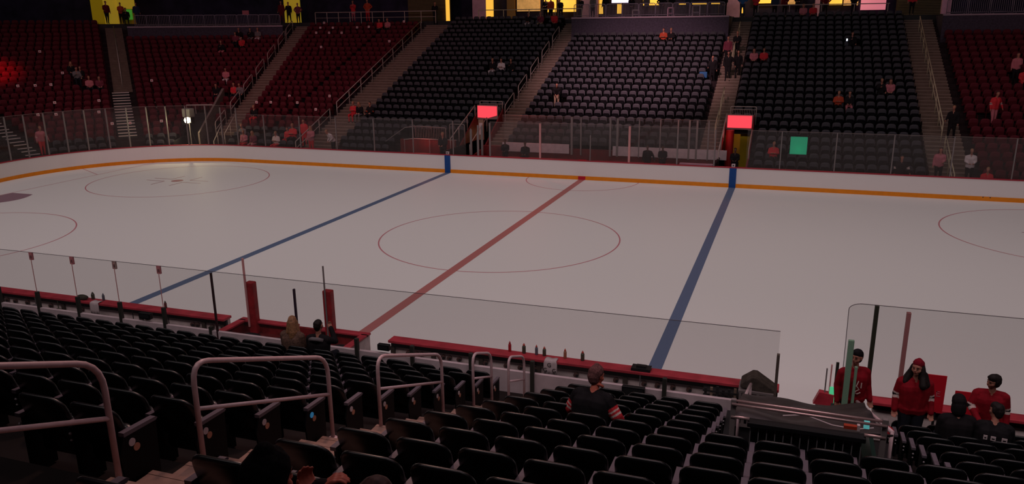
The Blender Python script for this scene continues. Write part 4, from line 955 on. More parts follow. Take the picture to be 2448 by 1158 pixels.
# ------------------------------------------------------------------ people
def capsule_mesh(V, F, p, rp, q, rq, n=10, m=3):
    p = Vector(p); q = Vector(q); d = (q - p)
    if d.length < 1e-5: d = Vector((0, 0, 1e-4)); q = p + d
    d.normalize(); ref = Vector((0, 0, 1)) if abs(d.z) < .9 else Vector((1, 0, 0)); u = d.cross(ref).normalized(); v = d.cross(u)
    rings = []
    for c, r, s in ((p, rp, -1), (q, rq, 1)):
        seq = range(m) if s < 0 else range(m - 1, -1, -1)
        for i in seq:
            a = (math.pi / 2) * (1 - (i + .25) / m) if True else 0
            rings.append((c + d * s * r * math.sin(a), r * math.cos(a)))
        if s < 0: rings.append((c, r))
        if s < 0: mid = len(rings)
    rings.insert(mid, (q, rq))
    b0 = len(V)
    for c, r in rings:
        for k in range(n):
            t = 2 * math.pi * k / n; V.append(tuple(c + (u * math.cos(t) + v * math.sin(t)) * r))
    for i in range(len(rings) - 1):
        for k in range(n): F.append((b0 + i * n + k, b0 + i * n + (k + 1) % n, b0 + (i + 1) * n + (k + 1) % n, b0 + (i + 1) * n + k))
    F.append(tuple(b0 + k for k in range(n - 1, -1, -1))); F.append(tuple(b0 + (len(rings) - 1) * n + k for k in range(n)))
def fuse(caps, slots, voxel, name, smooth_it=4):
    """caps: (p, rp, q, rq, slot, bands). One continuous surface grown round all of them."""
    V = []; F = []
    for c in caps: capsule_mesh(V, F, *c[:4])
    me = bpy.data.meshes.new('tmp'); me.from_pydata(V, [], F); o = bpy.data.objects.new('tmp', me); COL.objects.link(o)
    r = o.modifiers.new('r', 'REMESH'); r.mode = 'VOXEL'; r.voxel_size = voxel; r.use_smooth_shade = True
    s = o.modifiers.new('s', 'SMOOTH'); s.iterations = smooth_it; s.factor = .5
    dg = bpy.context.evaluated_depsgraph_get(); dg.update()
    out = bpy.data.meshes.new_from_object(o.evaluated_get(dg)); bpy.data.objects.remove(o); bpy.data.meshes.remove(me)
    out.name = name
    n = len(out.polygons); C_ = np.empty(n * 3); out.polygons.foreach_get('center', C_); C_ = C_.reshape(-1, 3)
    best = np.full(n, 1e9); idx = np.zeros(n, int)
    for c in caps:
        p = np.array(c[0]); q = np.array(c[2]); d = q - p; L = max(d @ d, 1e-9); t = np.clip((C_ - p) @ d / L, 0, 1)
        dist = np.linalg.norm(C_ - (p + t[:, None] * d), axis=1) - (c[1] + (c[3] - c[1]) * t)
        sl = np.full(n, c[4])
        if len(c) > 5 and c[5]:
            for t0, t1, m in c[5]: sl[(t >= t0) & (t < t1)] = m
        w_ = dist < best; best[w_] = dist[w_]; idx[w_] = sl[w_]
    out.materials.clear()
    for m in slots: out.materials.append(m)
    out.polygons.foreach_set('material_index', idx.tolist()); out.polygons.foreach_set('use_smooth', [True] * n); out.update()
    return out
TOP, TRO, SKN, HR, SHO, B1, B2 = range(7)
ARMS = {'down': ((.25, -.02, -.27), (.27, .07, -.51)), 'lap': ((.23, .03, -.27), (.10, .27, -.33)), 'phone': ((.22, .08, -.27), (.06, .30, -.10)), 'akimbo': ((.36, -.06, -.24), (.20, .05, -.42)), 'fold': ((.25, .05, -.26), (-.02, .22, -.22)), 'up': ((.30, .12, -.12), (.16, .25, .10)), 'rest': ((.25, .10, -.28), (.24, .33, -.36)), 'face': ((.20, .20, -.22), (.04, .24, .06)), 'wide': ((.33, 0, -.26), (.40, .06, -.48))}
BND = {False: (None, None), True: ([(.80, .93, B1), (.93, 1.01, B2)], [(.0, .10, B2), (.10, .28, B1)]), 'man': ([(.45, .62, B1), (.62, .72, B2), (.72, .85, B1), (.85, .97, B2), (.97, 1.01, B1)], [(0, .35, B1)])}
def body_caps(pose, arms=('down', 'down'), lean=0, yaw=0, bulk=1.0, hands=False, bands=False, hairlen=0, legs=None, slim=1.0, headonly=False, nod=0, longhair=False, hooded=False):
    """pose 'stand' or 'sit'; faces +Y; returns capsules, head centre and head matrix"""
    c = []; S = math.sin(lean); Cc = math.cos(lean)
    hz = .92 if pose == 'stand' else .52
    def T(x, y, z): # rotate torso forward about the hips
        z2 = z - hz; return Vector((x, y * Cc + z2 * S, hz + z2 * Cc - y * S))
    sh = hz + .50
    B_ = bulk
    c.append((T(-.085, 0, hz + .02), .125 * B_, T(.085, 0, hz + .02), .125 * B_, TOP if pose == 'sit' else TOP))
    for s in (-1, 1):
        c.append((T(s * .06, 0, hz + .05), .125 * B_, T(s * .085, .0, sh - .14), .135 * B_, TOP))
        c.append((T(s * .085, 0, sh - .14), .13 * B_, T(s * .10, -.01, sh - .05), .085 * B_, TOP))
        c.append((T(s * .05, 0, sh + .0), .065, T(s * .175, -.01, sh - .035), .068 * B_, TOP))
    c.append((T(0, -.01, sh - .02), .062, T(0, .015, sh + .10), .052, SKN))
    # legs
    for s in (-1, 1):
        if pose == 'stand':
            st = (legs or (0, 0))[0 if s < 0 else 1]
            k = Vector((s * .10, .03 + st * .5, .49)); a = Vector((s * .11, st, .09))
            c.append(((s * .09, 0, hz - .02), .105 * B_, k, .068, TRO)); c.append((k, .066, a, .045, TRO))
            c.append((a + Vector((0, -.04, -.04)), .042, a + Vector((s * .02, .15, -.055)), .034, SHO))
        else:
            k = Vector((s * .13, .46, .50)); a = Vector((s * .13, .44, .10))
            c.append(((s * .09, .0, hz), .105 * B_, k, .07, TRO)); c.append((k, .066, a, .045, TRO)); c.append((a + Vector((0, -.03, -.05)), .042, a + Vector((s * .02, .16, -.06)), .034, SHO))
    # arms
    for s, an in ((-1, arms[0]), (1, arms[1])):
        e, w_ = ARMS[an] if isinstance(an, str) else an
        shp = Vector((s * .20, -.01, sh - .05)); ep = Vector((s * e[0], e[1], sh + e[2])); wp = Vector((s * w_[0], w_[1], sh + w_[2]))
        shp, ep, wp = T(*shp), T(*ep), T(*wp)
        c.append((shp, .068 * B_, ep, .056 * B_, TOP, BND[bands][0])); c.append((ep, .054 * B_, wp, .043 * B_, TOP, BND[bands][1]))
        d = (wp - ep).normalized(); hc = wp + d * .05
        if not hands: c.append((wp, .034, wp + d * .10, .038, SKN)); c.append((wp + d * .09, .034, wp + d * .15, .022, SKN))
        else:
            side = d.cross(Vector((0, 0, 1)) if abs(d.z) < .8 else Vector((0, 1, 0))).normalized() * s; nrm = d.cross(side).normalized() * (1 if d.z < -.5 else -1)
            if nrm.y < 0 and d.z < -.5: nrm = -nrm
            for f in range(4): c.append((wp + side * (f - 1.5) * .012, .018, wp + d * .085 + side * (f - 1.5) * .021, .014, SKN))
            for f, L in enumerate((.062, .074, .068, .052)):
                k0 = wp + d * .085 + side * (f - 1.5) * .022; k1 = k0 + (d * .8 + nrm * .45).normalized() * L * .55; k2 = k1 + (d * .3 + nrm * .9).normalized() * L * .5
                c.append((k0, .0100, k1, .0092, SKN)); c.append((k1, .0092, k2, .0082, SKN))
            t0 = wp + d * .025 - side * .028; t1 = t0 - side * .026 + d * .035 + nrm * .012; c.append((t0, .0125, t1, .0105, SKN)); c.append((t1, .0105, t1 + d * .03 + nrm * .02, .0088, SKN))
    # head
    hc = T(0, .03, sh + .225); hl = lean * .35 + nod
    HM = Matrix.Translation(hc) @ Matrix.Rotation(-hl, 4, 'X') @ Matrix.Rotation(yaw, 4, 'Z')
    H_ = lambda x, y, z: tuple(HM @ Vector((x, y, z)))
    c.append((H_(0, -.018, .035), .083, H_(0, .012, .03), .080, SKN)); c.append((H_(0, .015, -.01), .072, H_(0, .042, -.072), .044, SKN)); c.append((H_(0, .060, -.093), .022, H_(0, .05, -.085), .026, SKN))
    c.append((tuple(hc + Vector((0, -.02, -.06))), .055, tuple(hc + Vector((0, -.03, -.13))), .052, SKN))
    if hands:   # a face worth modelling: nose, brow, cheeks, lips, ears
        c.append((H_(0, .088, .02), .009, H_(0, .108, -.022), .0135, SKN)); c.append((H_(-.012, .098, -.026), .009, H_(.012, .098, -.026), .009, SKN))
        c.append((H_(-.038, .076, .036), .014, H_(.038, .076, .036), .014, SKN)); c.append((H_(-.018, .088, -.052), .009, H_(.018, .088, -.052), .009, SKN))
        for s in (-1, 1): c.append((H_(s * .05, .052, -.02), .026, H_(s * .042, .06, -.035), .022, SKN)); c.append((H_(s * .083, -.008, .018), .012, H_(s * .082, -.004, -.022), .009, SKN))
    else:
        c.append((H_(0, .09, .01), .012, H_(0, .10, -.015), .014, SKN))
        c.append((H_(0, -.035, .055), .084, H_(0, -.01, .066), .080, HR))
        if longhair:
            c.append((H_(0, -.055, .02), .085, H_(0, -.07, -.12), .08, HR)); c.append((H_(-.06, -.03, -.02), .04, H_(-.09, -.02, -.16), .04, HR)); c.append((H_(.06, -.03, -.02), .04, H_(.09, -.02, -.16), .04, HR))
        if hooded: c.append((H_(0, -.03, .03), .105, H_(0, -.06, -.08), .10, TOP))
    return c, HM
PROTO = {}
def proto(key, **kw):
    if key not in PROTO:
        c, HM = body_caps(**kw); PROTO[key] = fuse(c, [CDARK, JEANS, SKIN, HAIR, BLACK, JWHT, JBLK], .032, 'person', 2)
    return PROTO[key]
def far_person(loc, face, key, top, tro, hair, label, group, skin=SKIN, scale=1.0, b1=None, b2=None, **kw):
    me = proto(key, **kw); o = bpy.data.objects.new('person', me); COL.objects.link(o)
    for i, m in enumerate((top, tro, skin, hair, BLACK, b1 or top, b2 or top)):
        o.material_slots[i].link = 'OBJECT'; o.material_slots[i].material = m
    o.location = loc; o.rotation_euler = (0, 0, face); o.scale = (scale,) * 3
    return tag(o, label, 'person', group)
D2R = math.pi / 180
KW = {'sa': dict(pose='sit', arms=('lap', 'lap'), lean=.05), 'sb': dict(pose='sit', arms=('rest', 'phone'), lean=.15, yaw=.3), 'sl': dict(pose='sit', arms=('lap', 'lap'), lean=.2, longhair=True), 'sf': dict(pose='sit', arms=('fold', 'fold'), lean=.05, yaw=-.3), 'sw': dict(pose='sit', arms=('face', 'lap'), lean=.3, yaw=.2),
      'ta': dict(pose='stand', arms=('down', 'down'), legs=(0, .08)), 'tb': dict(pose='stand', arms=('lap', 'lap'), legs=(.05, -.02)), 'tw': dict(pose='stand', arms=('down', 'rest'), legs=(-.14, .16), lean=.06), 'tk': dict(pose='stand', arms=('akimbo', 'akimbo')), 'tj': dict(pose='stand', arms=('wide', 'down'), legs=(.0, .1), lean=.1, bands=True, bulk=1.12),
      'tl': dict(pose='stand', arms=('lap', 'down'), longhair=True), 'tn': dict(pose='stand', arms=('lap', 'lap'), lean=.6), 'sj': dict(pose='sit', arms=('lap', 'rest'), lean=.1, bands=True, bulk=1.1), 'tp': dict(pose='stand', arms=('phone', 'phone'))}
def facing(x, y):
    qx, qy = -x - CX, y - CY
    if qx > 0 and qy > 0: return math.pi + math.atan2(qx, qy)   # turn towards the ice round the corner
    return math.pi
P_ = []  # (x, y, z, proto, top, trousers, hair, label, dface)
def A_(x, y, z, k, top, tro, hair, lb, df=0, sc=1.0, grp='spectators in the far stand', **e): P_.append((x, y, z, k, top, tro, hair, lb, df, sc, grp, e))
A_(-38.49, 16.47, 4.57, 'sl', CDARK, JEANS, BLOND, 'blond person in dark coat sitting high in the left red corner')
A_(-37.56, 16.36, 4.25, 'sa', CDARK, JEANS, HAIRB, 'dark-coated person right of the blond one, left red corner')
A_(-37.0, 15.5, 4.25, 'sb', CGREY, JEANS, HAIR, 'person with pale grey sleeves in the left red corner group')
A_(-36.09, 15.61, 3.62, 'sa', CPINK, JEANS, BLOND, 'person in pinkish top, second from right in left corner group')
A_(-35.69, 16.1, 3.62, 'sl', CPURP, JEANS, HAIRB, 'person in purple top nearest the left aisle steps')
A_(-29.4, 21.73, 3.94, 'sa', CPINK, CWHT, HAIR, 'person in pink top with pale lap, alone in the corner section')
A_(-28.52, 19.45, 2.99, 'sl', CDARK, JEANS, HAIR, 'dark person sitting at the head of the corner tunnel wall')
A_(-27.38, 19.9, 2.99, 'sa', CRED, JEANS, BLOND, 'person in red top beside the corner aisle')
A_(-26.99, 20.04, 2.99, 'sb', CGREY, JEANS, HAIR, 'person in grey top right beside the corner aisle rail')
A_(-23.98, 17.42, 1.72, 'sa', CDARK, CRED, BLOND, 'dark-topped fan with red legs low beside the corner aisle')
A_(-32.63, 25.6, 5.84, 'sb', CDARK, CPINK, BLOND, 'person with pale hands sitting below the corner platform, lowest left')
A_(-32.61, 27.41, 6.48, 'sa', CPURP, JEANS, HAIR, 'person in dull purple below the corner platform')
A_(-31.65, 26.95, 6.16, 'sw', CRED, CDARK, HAIR, 'person in bright red below the corner platform')
A_(-32.84, 28.20, 6.79, 'sa', CDARK, CWHT, BLOND, 'person with white lap just under the corner platform rail')
A_(-31.99, 28.57, 6.79, 'sb', CDARK, CGREY, HAIR, 'dark person with grey legs, right group under the corner platform')
A_(-31.45, 28.80, 6.79, 'sa', CGREY, CWHT, BLOND, 'grey-topped person, rightmost under the corner platform')
A_(-22.03, 32.2, 7.43, 'sl', CRED, JEANS, HAIR, 'fan in red near the top of the red section, left of two')
A_(-21.34, 32.2, 7.43, 'sa', CPINK, CDARK, BLOND, 'fan in pink near the top of the red section, right of two')
A_(-9.5, 24.89, 4.57, 'sa', CDARK, CWHT, BLOND, 'dark-topped person left of the white-shirted one, black section')
A_(-8.86, 24.89, 4.57, 'sf', CWHT, JEANS, HAIRB, 'person in white shirt sitting in the left black section')
A_(-8.13, 24.89, 4.57, 'sb', CDARK, JEANS, HAIRB, 'dark-coated person right of the white-shirted one')
A_(-16.9, 18.39, 2.03, 'sf', CRED, CRED, BLOND, 'red-clad fan low beside the first aisle')
A_(-16.42, 18.39, 2.03, 'sl', CDARK, CGREY, BLOND, 'dark-haired fan between the red-clad one and the orange-striped one')
A_(-15.64, 18.39, 2.03, 'sj', CDARK, CDARK, HAIR, 'fan in black with an orange stripe low in black section', b1=CORNG)
A_(-9.57, 33.16, 7.75, 'sa', CDARK, CWHT, HAIRB, 'person with pale lap near the top of left black section')
A_(-8.57, 33.16, 7.75, 'sb', CPURP, CTAN, BLOND, 'blond person near the top of left black section')
A_(1.48, 29.77, 6.48, 'sf', CORNG, CDARK, HAIRB, 'fan in orange-red high in the middle section')
A_(2.0, 29.77, 6.48, 'sa', CDARK, CDARK, BLOND, 'dark-clad person beside the orange-red fan')
A_(7.83, 26.52, 5.21, 'sl', CPINK, CDARK, HAIRB, 'fan in pink at the left edge of right black section')
A_(8.44, 26.52, 5.21, 'sa', CRED, CDARK, HAIRB, 'fan in bright red beside the pink one')
A_(13.72, 28.95, 6.16, 'sb', CDARK, CDARK, HAIR, 'dark person with a lit phone in the right black section')
A_(15.17, 22.45, 3.62, 'sb', CDARK, CDARK, BLOND, 'dark-topped person with white spot, right black section')
A_(15.63, 22.45, 3.62, 'sl', CPINK, CDARK, HAIRB, 'long-haired person in pale pink, right black section')
A_(12.88, 20.83, 2.99, 'sf', CORNG, CDARK, BLOND, 'fan in orange-red low in the right black section')
A_(13.45, 20.83, 2.99, 'sa', CDARK, CPINK, HAIRB, 'dark-topped fan beside the low orange-red one')
A_(11.26, 33.83, 8.07, 'sa', CRED, CDARK, HAIRB, 'fan in red in the top row, right black section')
A_(10.6, 33.6, 8.07, 'sl', CPINK, CDARK, HAIRB, 'fan in dull pink in the top row, right black section')
A_(22.57, 24.07, 4.25, 'sw', CRED, CRED, HAIR, 'red-clad fan cut off by the right picture edge')
A_(-20.2, 14.33, .45, 'sf', JWHT, CRED, BLOND, 'fan in white and red, leftmost of the group behind far glass')
A_(-19.89, 15.14, .76, 'sa', CRED, CRED, HAIRB, 'fan in red, second of the group behind the far glass', sc=.9)
A_(-19.48, 15.14, .76, 'sf', CRED, CDARK, BLOND, 'fan in bright red crouching third in the group behind far glass', sc=1.08)
A_(-22.61, 14.31, .45, 'sa', CPINK, CRED, BLOND, 'fan in pink behind the glass right of the corner posts')
A_(-21.88, 14.33, .45, 'sl', CPURP, CPINK, BLOND, 'fan in dull purple behind the glass, right of the pink one')
A_(-23.24, 15.06, .76, 'sb', CGREY, JEANS, BLOND, 'blond person in grey one row above the pink fan')
A_(9.71, 15.14, .76, 'sf', CRED, CDARK, BLOND, 'fan in red behind glass just left of the green reflection')
A_(19.31, 13.52, .13, 'sf', CRED, CRED, BLOND, 'fan in red low against the glass at the right')
A_(-7.15, 32.2, 7.43, 'tn', CRED, CDARK, HAIR, 'fan in red jersey bending at the top of left black section')
A_(-3.71, 20.83, 2.99, 'tn', CDARK, CTAN, HAIR, 'person in black with tan legs bending in the middle section', .3)
A_(6.1, 27.33, 5.53, 'ta', CPURP, CDARK, HAIRB, 'person in dull red standing on the right middle aisle')
A_(6.61, 28.14, 5.84, 'tb', CDARK, CDARK, BLOND, 'big person in black coat standing on the right middle aisle')
A_(6.38, 24.89, 4.57, 'tj', CDARK, CDARK, HAIR, 'dark figure with pale cuffs lower on the right middle aisle', sc=1.05)
A_(6.95, 25.2, 4.7, 'tw', CDARK, CDARK, HAIR, 'dark figure squeezed beside the lower one on that aisle')
A_(5.45, 24.6, 4.4, 'tw', CDARK, CDARK, HAIR, 'dark figure stepping in from the middle section to the aisle')
A_(18.39, 18.39, 2.03, 'tw', CDARK, CDARK, BLOND, 'man in black suit standing at the foot of the right stairs', -.4, 1.05)
A_(22.34, 24.89, 4.57, 'tl', CPINK, CDARK, HAIRB, 'long-haired person in pink and black standing at right edge')
A_(20.53, 20.02, 2.67, 'tj', CRED, CPINK, HAIRB, 'fan in red jersey with white stripes standing in right red section', .5, 1.05, b1=JWHT, b2=CDARK)
A_(15.63, 13.6, .13, 'tj', CDARK, CDARK, HAIR, 'person in black vest with white sleeves behind the right glass', 0, 1.0, b1=JWHT, b2=JWHT)
A_(17.38, 14.33, .45, 'tl', CPINK, CDARK, HAIRB, 'fan in pale red and black standing behind the right glass')
A_(18.7, 14.33, .45, 'tb', CWHT, CDARK, BLOND, 'person in pale grey top standing behind the right glass')
A_(-32.15, 7.71, .76, 'tj', CPINK, CRED, BLOND, 'fan in pink-red jersey on the steps at far left', 0, 1.0, b1=JWHT, b2=CRED)
A_(-17.66, 14.33, .45, 'tl', CPINK, CRED, BLOND, 'fan in pink standing behind glass with raised hand')
A_(-18.66, 15.14, .76, 'ta', CRED, CRED, HAIRB, 'fan in deep red standing behind the pink fan')
A_(-16.1, 14.33, .45, 'tn', CWHT, CDARK, BLOND, 'person in white leaning forward behind the far glass', -.5)
A_(-8.5, 13.8, .25, 'tb', CDARK, CDARK, BLOND, 'pale-haired man in black behind the left blue stripe', 0, 1.1)
# platforms and concourse
A_(*polar(44.2, 20.2), 8.55, 'tw', JDRED, CDARK, HAIR, 'person in dark red standing in the left yellow doorway', .3, grp='people on the upper walkways')
A_(*polar(46.3, 20.8), 8.55, 'tb', CORNG, CDARK, HAIR, 'person with orange top beside the left yellow doorway', 0, .95, grp='people on the upper walkways')
A_(*polar(47.0, 20.4), 8.45, 'sb', CDARK, CDARK, HAIR, 'dark person seated beside the left yellow doorway', 0, grp='people on the upper walkways')
A_(*polar(48.6, 20.4), 8.55, 'ta', CNAVY, CNAVY, HAIR, 'dark blue-clad person at the left end of corner barriers', 0, .95, grp='people on the upper walkways')
A_(*polar(71.6, 20.2), 8.55, 'ta', JDRED, JDRED, HAIR, 'person in dark red in front of the corner yellow doorway', 0, grp='people on the upper walkways')
A_(*polar(72.6, 20.6), 8.55, 'tw', CDARK, CDARK, HAIR, 'dark person right beside the dark-red one at that doorway', 0, .95, grp='people on the upper walkways')
A_(*polar(74.4, 20.2), 8.45, 'tk', CPURP, CDARK, BLOND, 'person in purple at the top of the corner aisle', 0, .95, grp='people on the upper walkways')
A_(-25.88, 34.7, 8.55, 'tp', CRED, CPINK, BLOND, 'fan in red behind the top railing, left of two', 0, grp='people on the upper walkways')
A_(-24.38, 34.5, 8.55, 'tk', CORNG, CRED, HAIRB, 'fan in orange-red behind the top railing, right of two', 0, 1.05, grp='people on the upper walkways')
A_(-17.9, 34.0, 8.3, 'tb', CDARK, CDARK, HAIR, 'person in black uniform at the top of the first aisle', .4, grp='people on the upper walkways')
A_(6.35, 35.2, 8.55, 'tk', CBLUE, CNAVY, HAIR, 'tall person in blue shirt at the top of the right middle aisle', 0, 1.1, grp='people on the upper walkways')
A_(17.6, 34.4, 8.55, 'ta', CRED, CDARK, HAIR, 'person in red top and black trousers above the right stairs', 0, 1.0, grp='people on the upper walkways')
for i, (x, y, k, top, lb) in enumerate(((-9.2, 36.5, 'tb', CDARK, 'dark silhouette at the left bar, leftmost'), (-8.7, 36.3, 'ta', CORNG, 'orange-clad figure at the left bar'), (-8.0, 36.8, 'tn', CDARK, 'dark leaning silhouette at the left bar'), (-6.2, 36.2, 'tb', CDARK, 'dark figure before the yellow window left of platform'), (-5.1, 35.8, 'tb', CGREY, 'grey figure at the left end of the middle platform'),
        (-3.9, 35.0, 'ta', CDARK, 'dark figure left of the television'), (-1.9, 35.4, 'tn', CDARK, 'dark bending figure right of the television'), (-.9, 36.0, 'tb', CGREY, 'grey figure before the bright platform window'), (.4, 35.2, 'tk', CDARK, 'dark figure in the middle of the platform'), (1.1, 35.6, 'tb', CDARK, 'dark figure right of the platform middle'), (2.3, 36.0, 'tw', CNAVY, 'navy figure at the platform bar'), (5.0, 35.6, 'tn', CDARK, 'dark figure leaning at the right platform end'),
        (7.3, 35.0, 'tb', CRED, 'figure in red at the right concourse counter'), (8.6, 35.8, 'ta', CNAVY, 'navy figure right of the red one at the counter'), (9.3, 36.0, 'tl', JDRED, 'long-haired figure in dark red on the right concourse'), (10.2, 35.8, 'tb', CDARK, 'dark figure left of the small pink column'), (12.1, 36.2, 'tk', JDRED, 'dark red figure right of the small pink column'), (14.0, 36.2, 'tn', CDARK, 'dark leaning figure before the tan window'))):
    A_(x, y, 8.61 if -5.6 < x < 5.8 else 8.55, k, top, CDARK, HAIR, lb, 0, .98, 'people on the upper walkways')
for x, y, k, lb in ((-4.75, 14.0, 'tb', 'dark silhouette in a cap at the left end of far bench'), (-3.55, 14.0, 'sa', 'rounded dark silhouette sitting on the left far bench'), (3.35, 13.9, 'tj', 'broad dark silhouette standing at the right far bench'), (4.15, 13.9, 'tb', 'narrow dark silhouette beside the broad one'), (7.85, 14.0, 'tb', 'dark figure standing in the right tunnel mouth')):
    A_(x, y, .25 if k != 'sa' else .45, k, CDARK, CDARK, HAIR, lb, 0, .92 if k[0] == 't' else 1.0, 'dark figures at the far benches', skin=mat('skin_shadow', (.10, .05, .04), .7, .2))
# far seats: one mass of folding seats, facing the ice
def far_template(padm, panm, pan=True):
    b = MB()
    def slab(pts, y0, y1, m, shrink=.8):
        n = len(pts); cx = sum(p[0] for p in pts) / n; cz_ = sum(p[1] for p in pts) / n
        A = [(p[0], y0, p[1]) for p in pts]; B_ = [(p[0], y1, p[1]) for p in pts]
        C_ = [((p[0] - cx) * shrink + cx, y1 + .025, (p[1] - cz_) * shrink + cz_) for p in pts]
        b.add(A + B_ + C_, [tuple(range(n - 1, -1, -1)), tuple(2 * n + i for i in range(n))] + [(i, (i + 1) % n, n + (i + 1) % n, n + i) for i in range(n)] + [(n + i, n + (i + 1) % n, 2 * n + (i + 1) % n, 2 * n + i) for i in range(n)], m)
    def rr(hw, z0, z1, c): return [(-hw, z0), (hw, z0), (hw, z1 - c), (hw - c * .3, z1 - c * .3), (hw - c, z1), (-hw + c, z1), (-hw + c * .3, z1 - c * .3), (-hw, z1 - c)]
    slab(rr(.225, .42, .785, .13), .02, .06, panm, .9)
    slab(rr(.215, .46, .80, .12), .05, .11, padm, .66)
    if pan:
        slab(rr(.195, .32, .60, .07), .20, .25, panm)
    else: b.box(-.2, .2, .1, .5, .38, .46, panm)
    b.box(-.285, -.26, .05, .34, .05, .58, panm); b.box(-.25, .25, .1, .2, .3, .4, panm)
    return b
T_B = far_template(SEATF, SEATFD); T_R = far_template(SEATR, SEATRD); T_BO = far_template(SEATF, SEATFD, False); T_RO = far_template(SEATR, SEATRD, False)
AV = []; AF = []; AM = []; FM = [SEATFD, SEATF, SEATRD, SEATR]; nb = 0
def put(T, x, y, z, ang, red):
    """ang: direction the seat faces"""
    global nb
    for q in P_:
        if abs(q[0] - x) < .6 and abs(q[1] - y) < .7 and abs(q[2] - z) < .35:
            dd_ = math.hypot(q[0] - x, q[1] - y)
            if q[3][0] == 't' and dd_ < .55: return
            if q[3][0] == 's' and dd_ < .30: T = T_RO if red else T_BO
            elif q[3][0] == 's' and dd_ < .42: return
    c, s_ = math.cos(ang - math.pi / 2), math.sin(ang - math.pi / 2)
    V = np.array(T.v); R_ = np.empty_like(V)
    R_[:, 0] = V[:, 0] * c - V[:, 1] * s_ + x; R_[:, 1] = V[:, 0] * s_ + V[:, 1] * c + y; R_[:, 2] = V[:, 2] + z
    AV.append(R_)
    for f, m in zip(T.f, T.m): AF.append(tuple(i + nb for i in f)); AM.append(m + (2 if red else 0))
    nb += len(V)
nf = 0
def far_row(x0, x1, k, red):
    global nf
    n = int((x1 - x0) / .545); off = (x1 - x0 - n * .545) / 2
    for i in range(n):
        put(T_R if red else T_B, x0 + off + (i + .5) * .545, 12.954 + dseat(k), fl(k), -math.pi / 2, red); nf += 1
OCC = []
for k in range(-2, 23):
    if k >= 1 or k < -9: far_row(-16.2, -8.2 if k <= 3 else -6.8, k, False)
    elif k <= 0: far_row(-16.2, -12.2, k, False)
    if 0 <= k <= 18: far_row(-5.42, 5.72, k, False)
    far_row(8.55 if k <= 3 else 7.22, 17.05, k, False)
    if k <= 18: far_row(19.0, 32.0, k, True)
    if k <= 21: far_row(-CX, -18.7, k, k > 0)
    R_ = R0 + dseat(k)
    def arc(a0, a1, red):
        global nf
        n = int(math.radians(a1 - a0) * R_ / .545)
        for i in range(n):
            a = math.radians(a0 + (a1 - a0) * (i + .5) / n)
            x, y = -CX - R_ * math.cos(a), CY + R_ * math.sin(a)
            put(T_R if red else T_B, x, y, fl(k), math.pi - a + math.pi, red); nf += 1
    hw = lambda w_: math.degrees(w_ / R_)
    if k <= 21: arc(74.8 + hw(.72), 90, k > 0)
    if k <= 18:
        if k <= 3: arc(68.8, 74.8 - hw(.8), k > 0); arc(44.9 + hw(.75), 60.2, k > -1)
        else: arc(44.9 + hw(.75), 74.8 - hw(.72), True)
    arc(15.0 + hw(.5), 44.2 - hw(.7), k > -1)
    if k > 5: arc(2, 15, True)
me = bpy.data.meshes.new('arena_seats'); me.from_pydata(np.concatenate(AV).tolist(), [], AF)
for m in FM: me.materials.append(m)
me.polygons.foreach_set('material_index', AM); me.update()
o = bpy.data.objects.new('arena_seats', me); COL.objects.link(o)
tag(o, 'rows of black and dark red folding seats filling the far stand', 'seats', kind='stuff')
print('far seats', nf, len(AF))


for x, y, z, k, top, tro, hair, lb, df, sc, grp, e in P_:
    kw = KW[k]
    zz = z + (.0 if kw['pose'] == 'sit' else .0)
    sk = e.get('skin', SKIN)
    far_person((x, y, zz), facing(x, y) + df, k, top, tro, hair, lb, grp, sk, sc, e.get('b1'), e.get('b2'), **kw)
b = MB(); b.box(-.25, .25, -.1, .1, 0, .4, CBLUE); tag(b.build('jacket', loc=(4.9, 24.6, 4.75), bevel=.06), 'blue jacket hanging over a seat beside the right middle aisle', 'jacket')
b = MB(); b.box(-.04, .04, -.01, .01, 0, .14, mat('phone_glow', (.6, .7, 1), .3, .3, emit=3, ecol=(.7, .8, 1))); tag(b.build('phone', loc=(13.4, 28.6, 6.95)), 'lit phone held up in the right black section', 'phone')

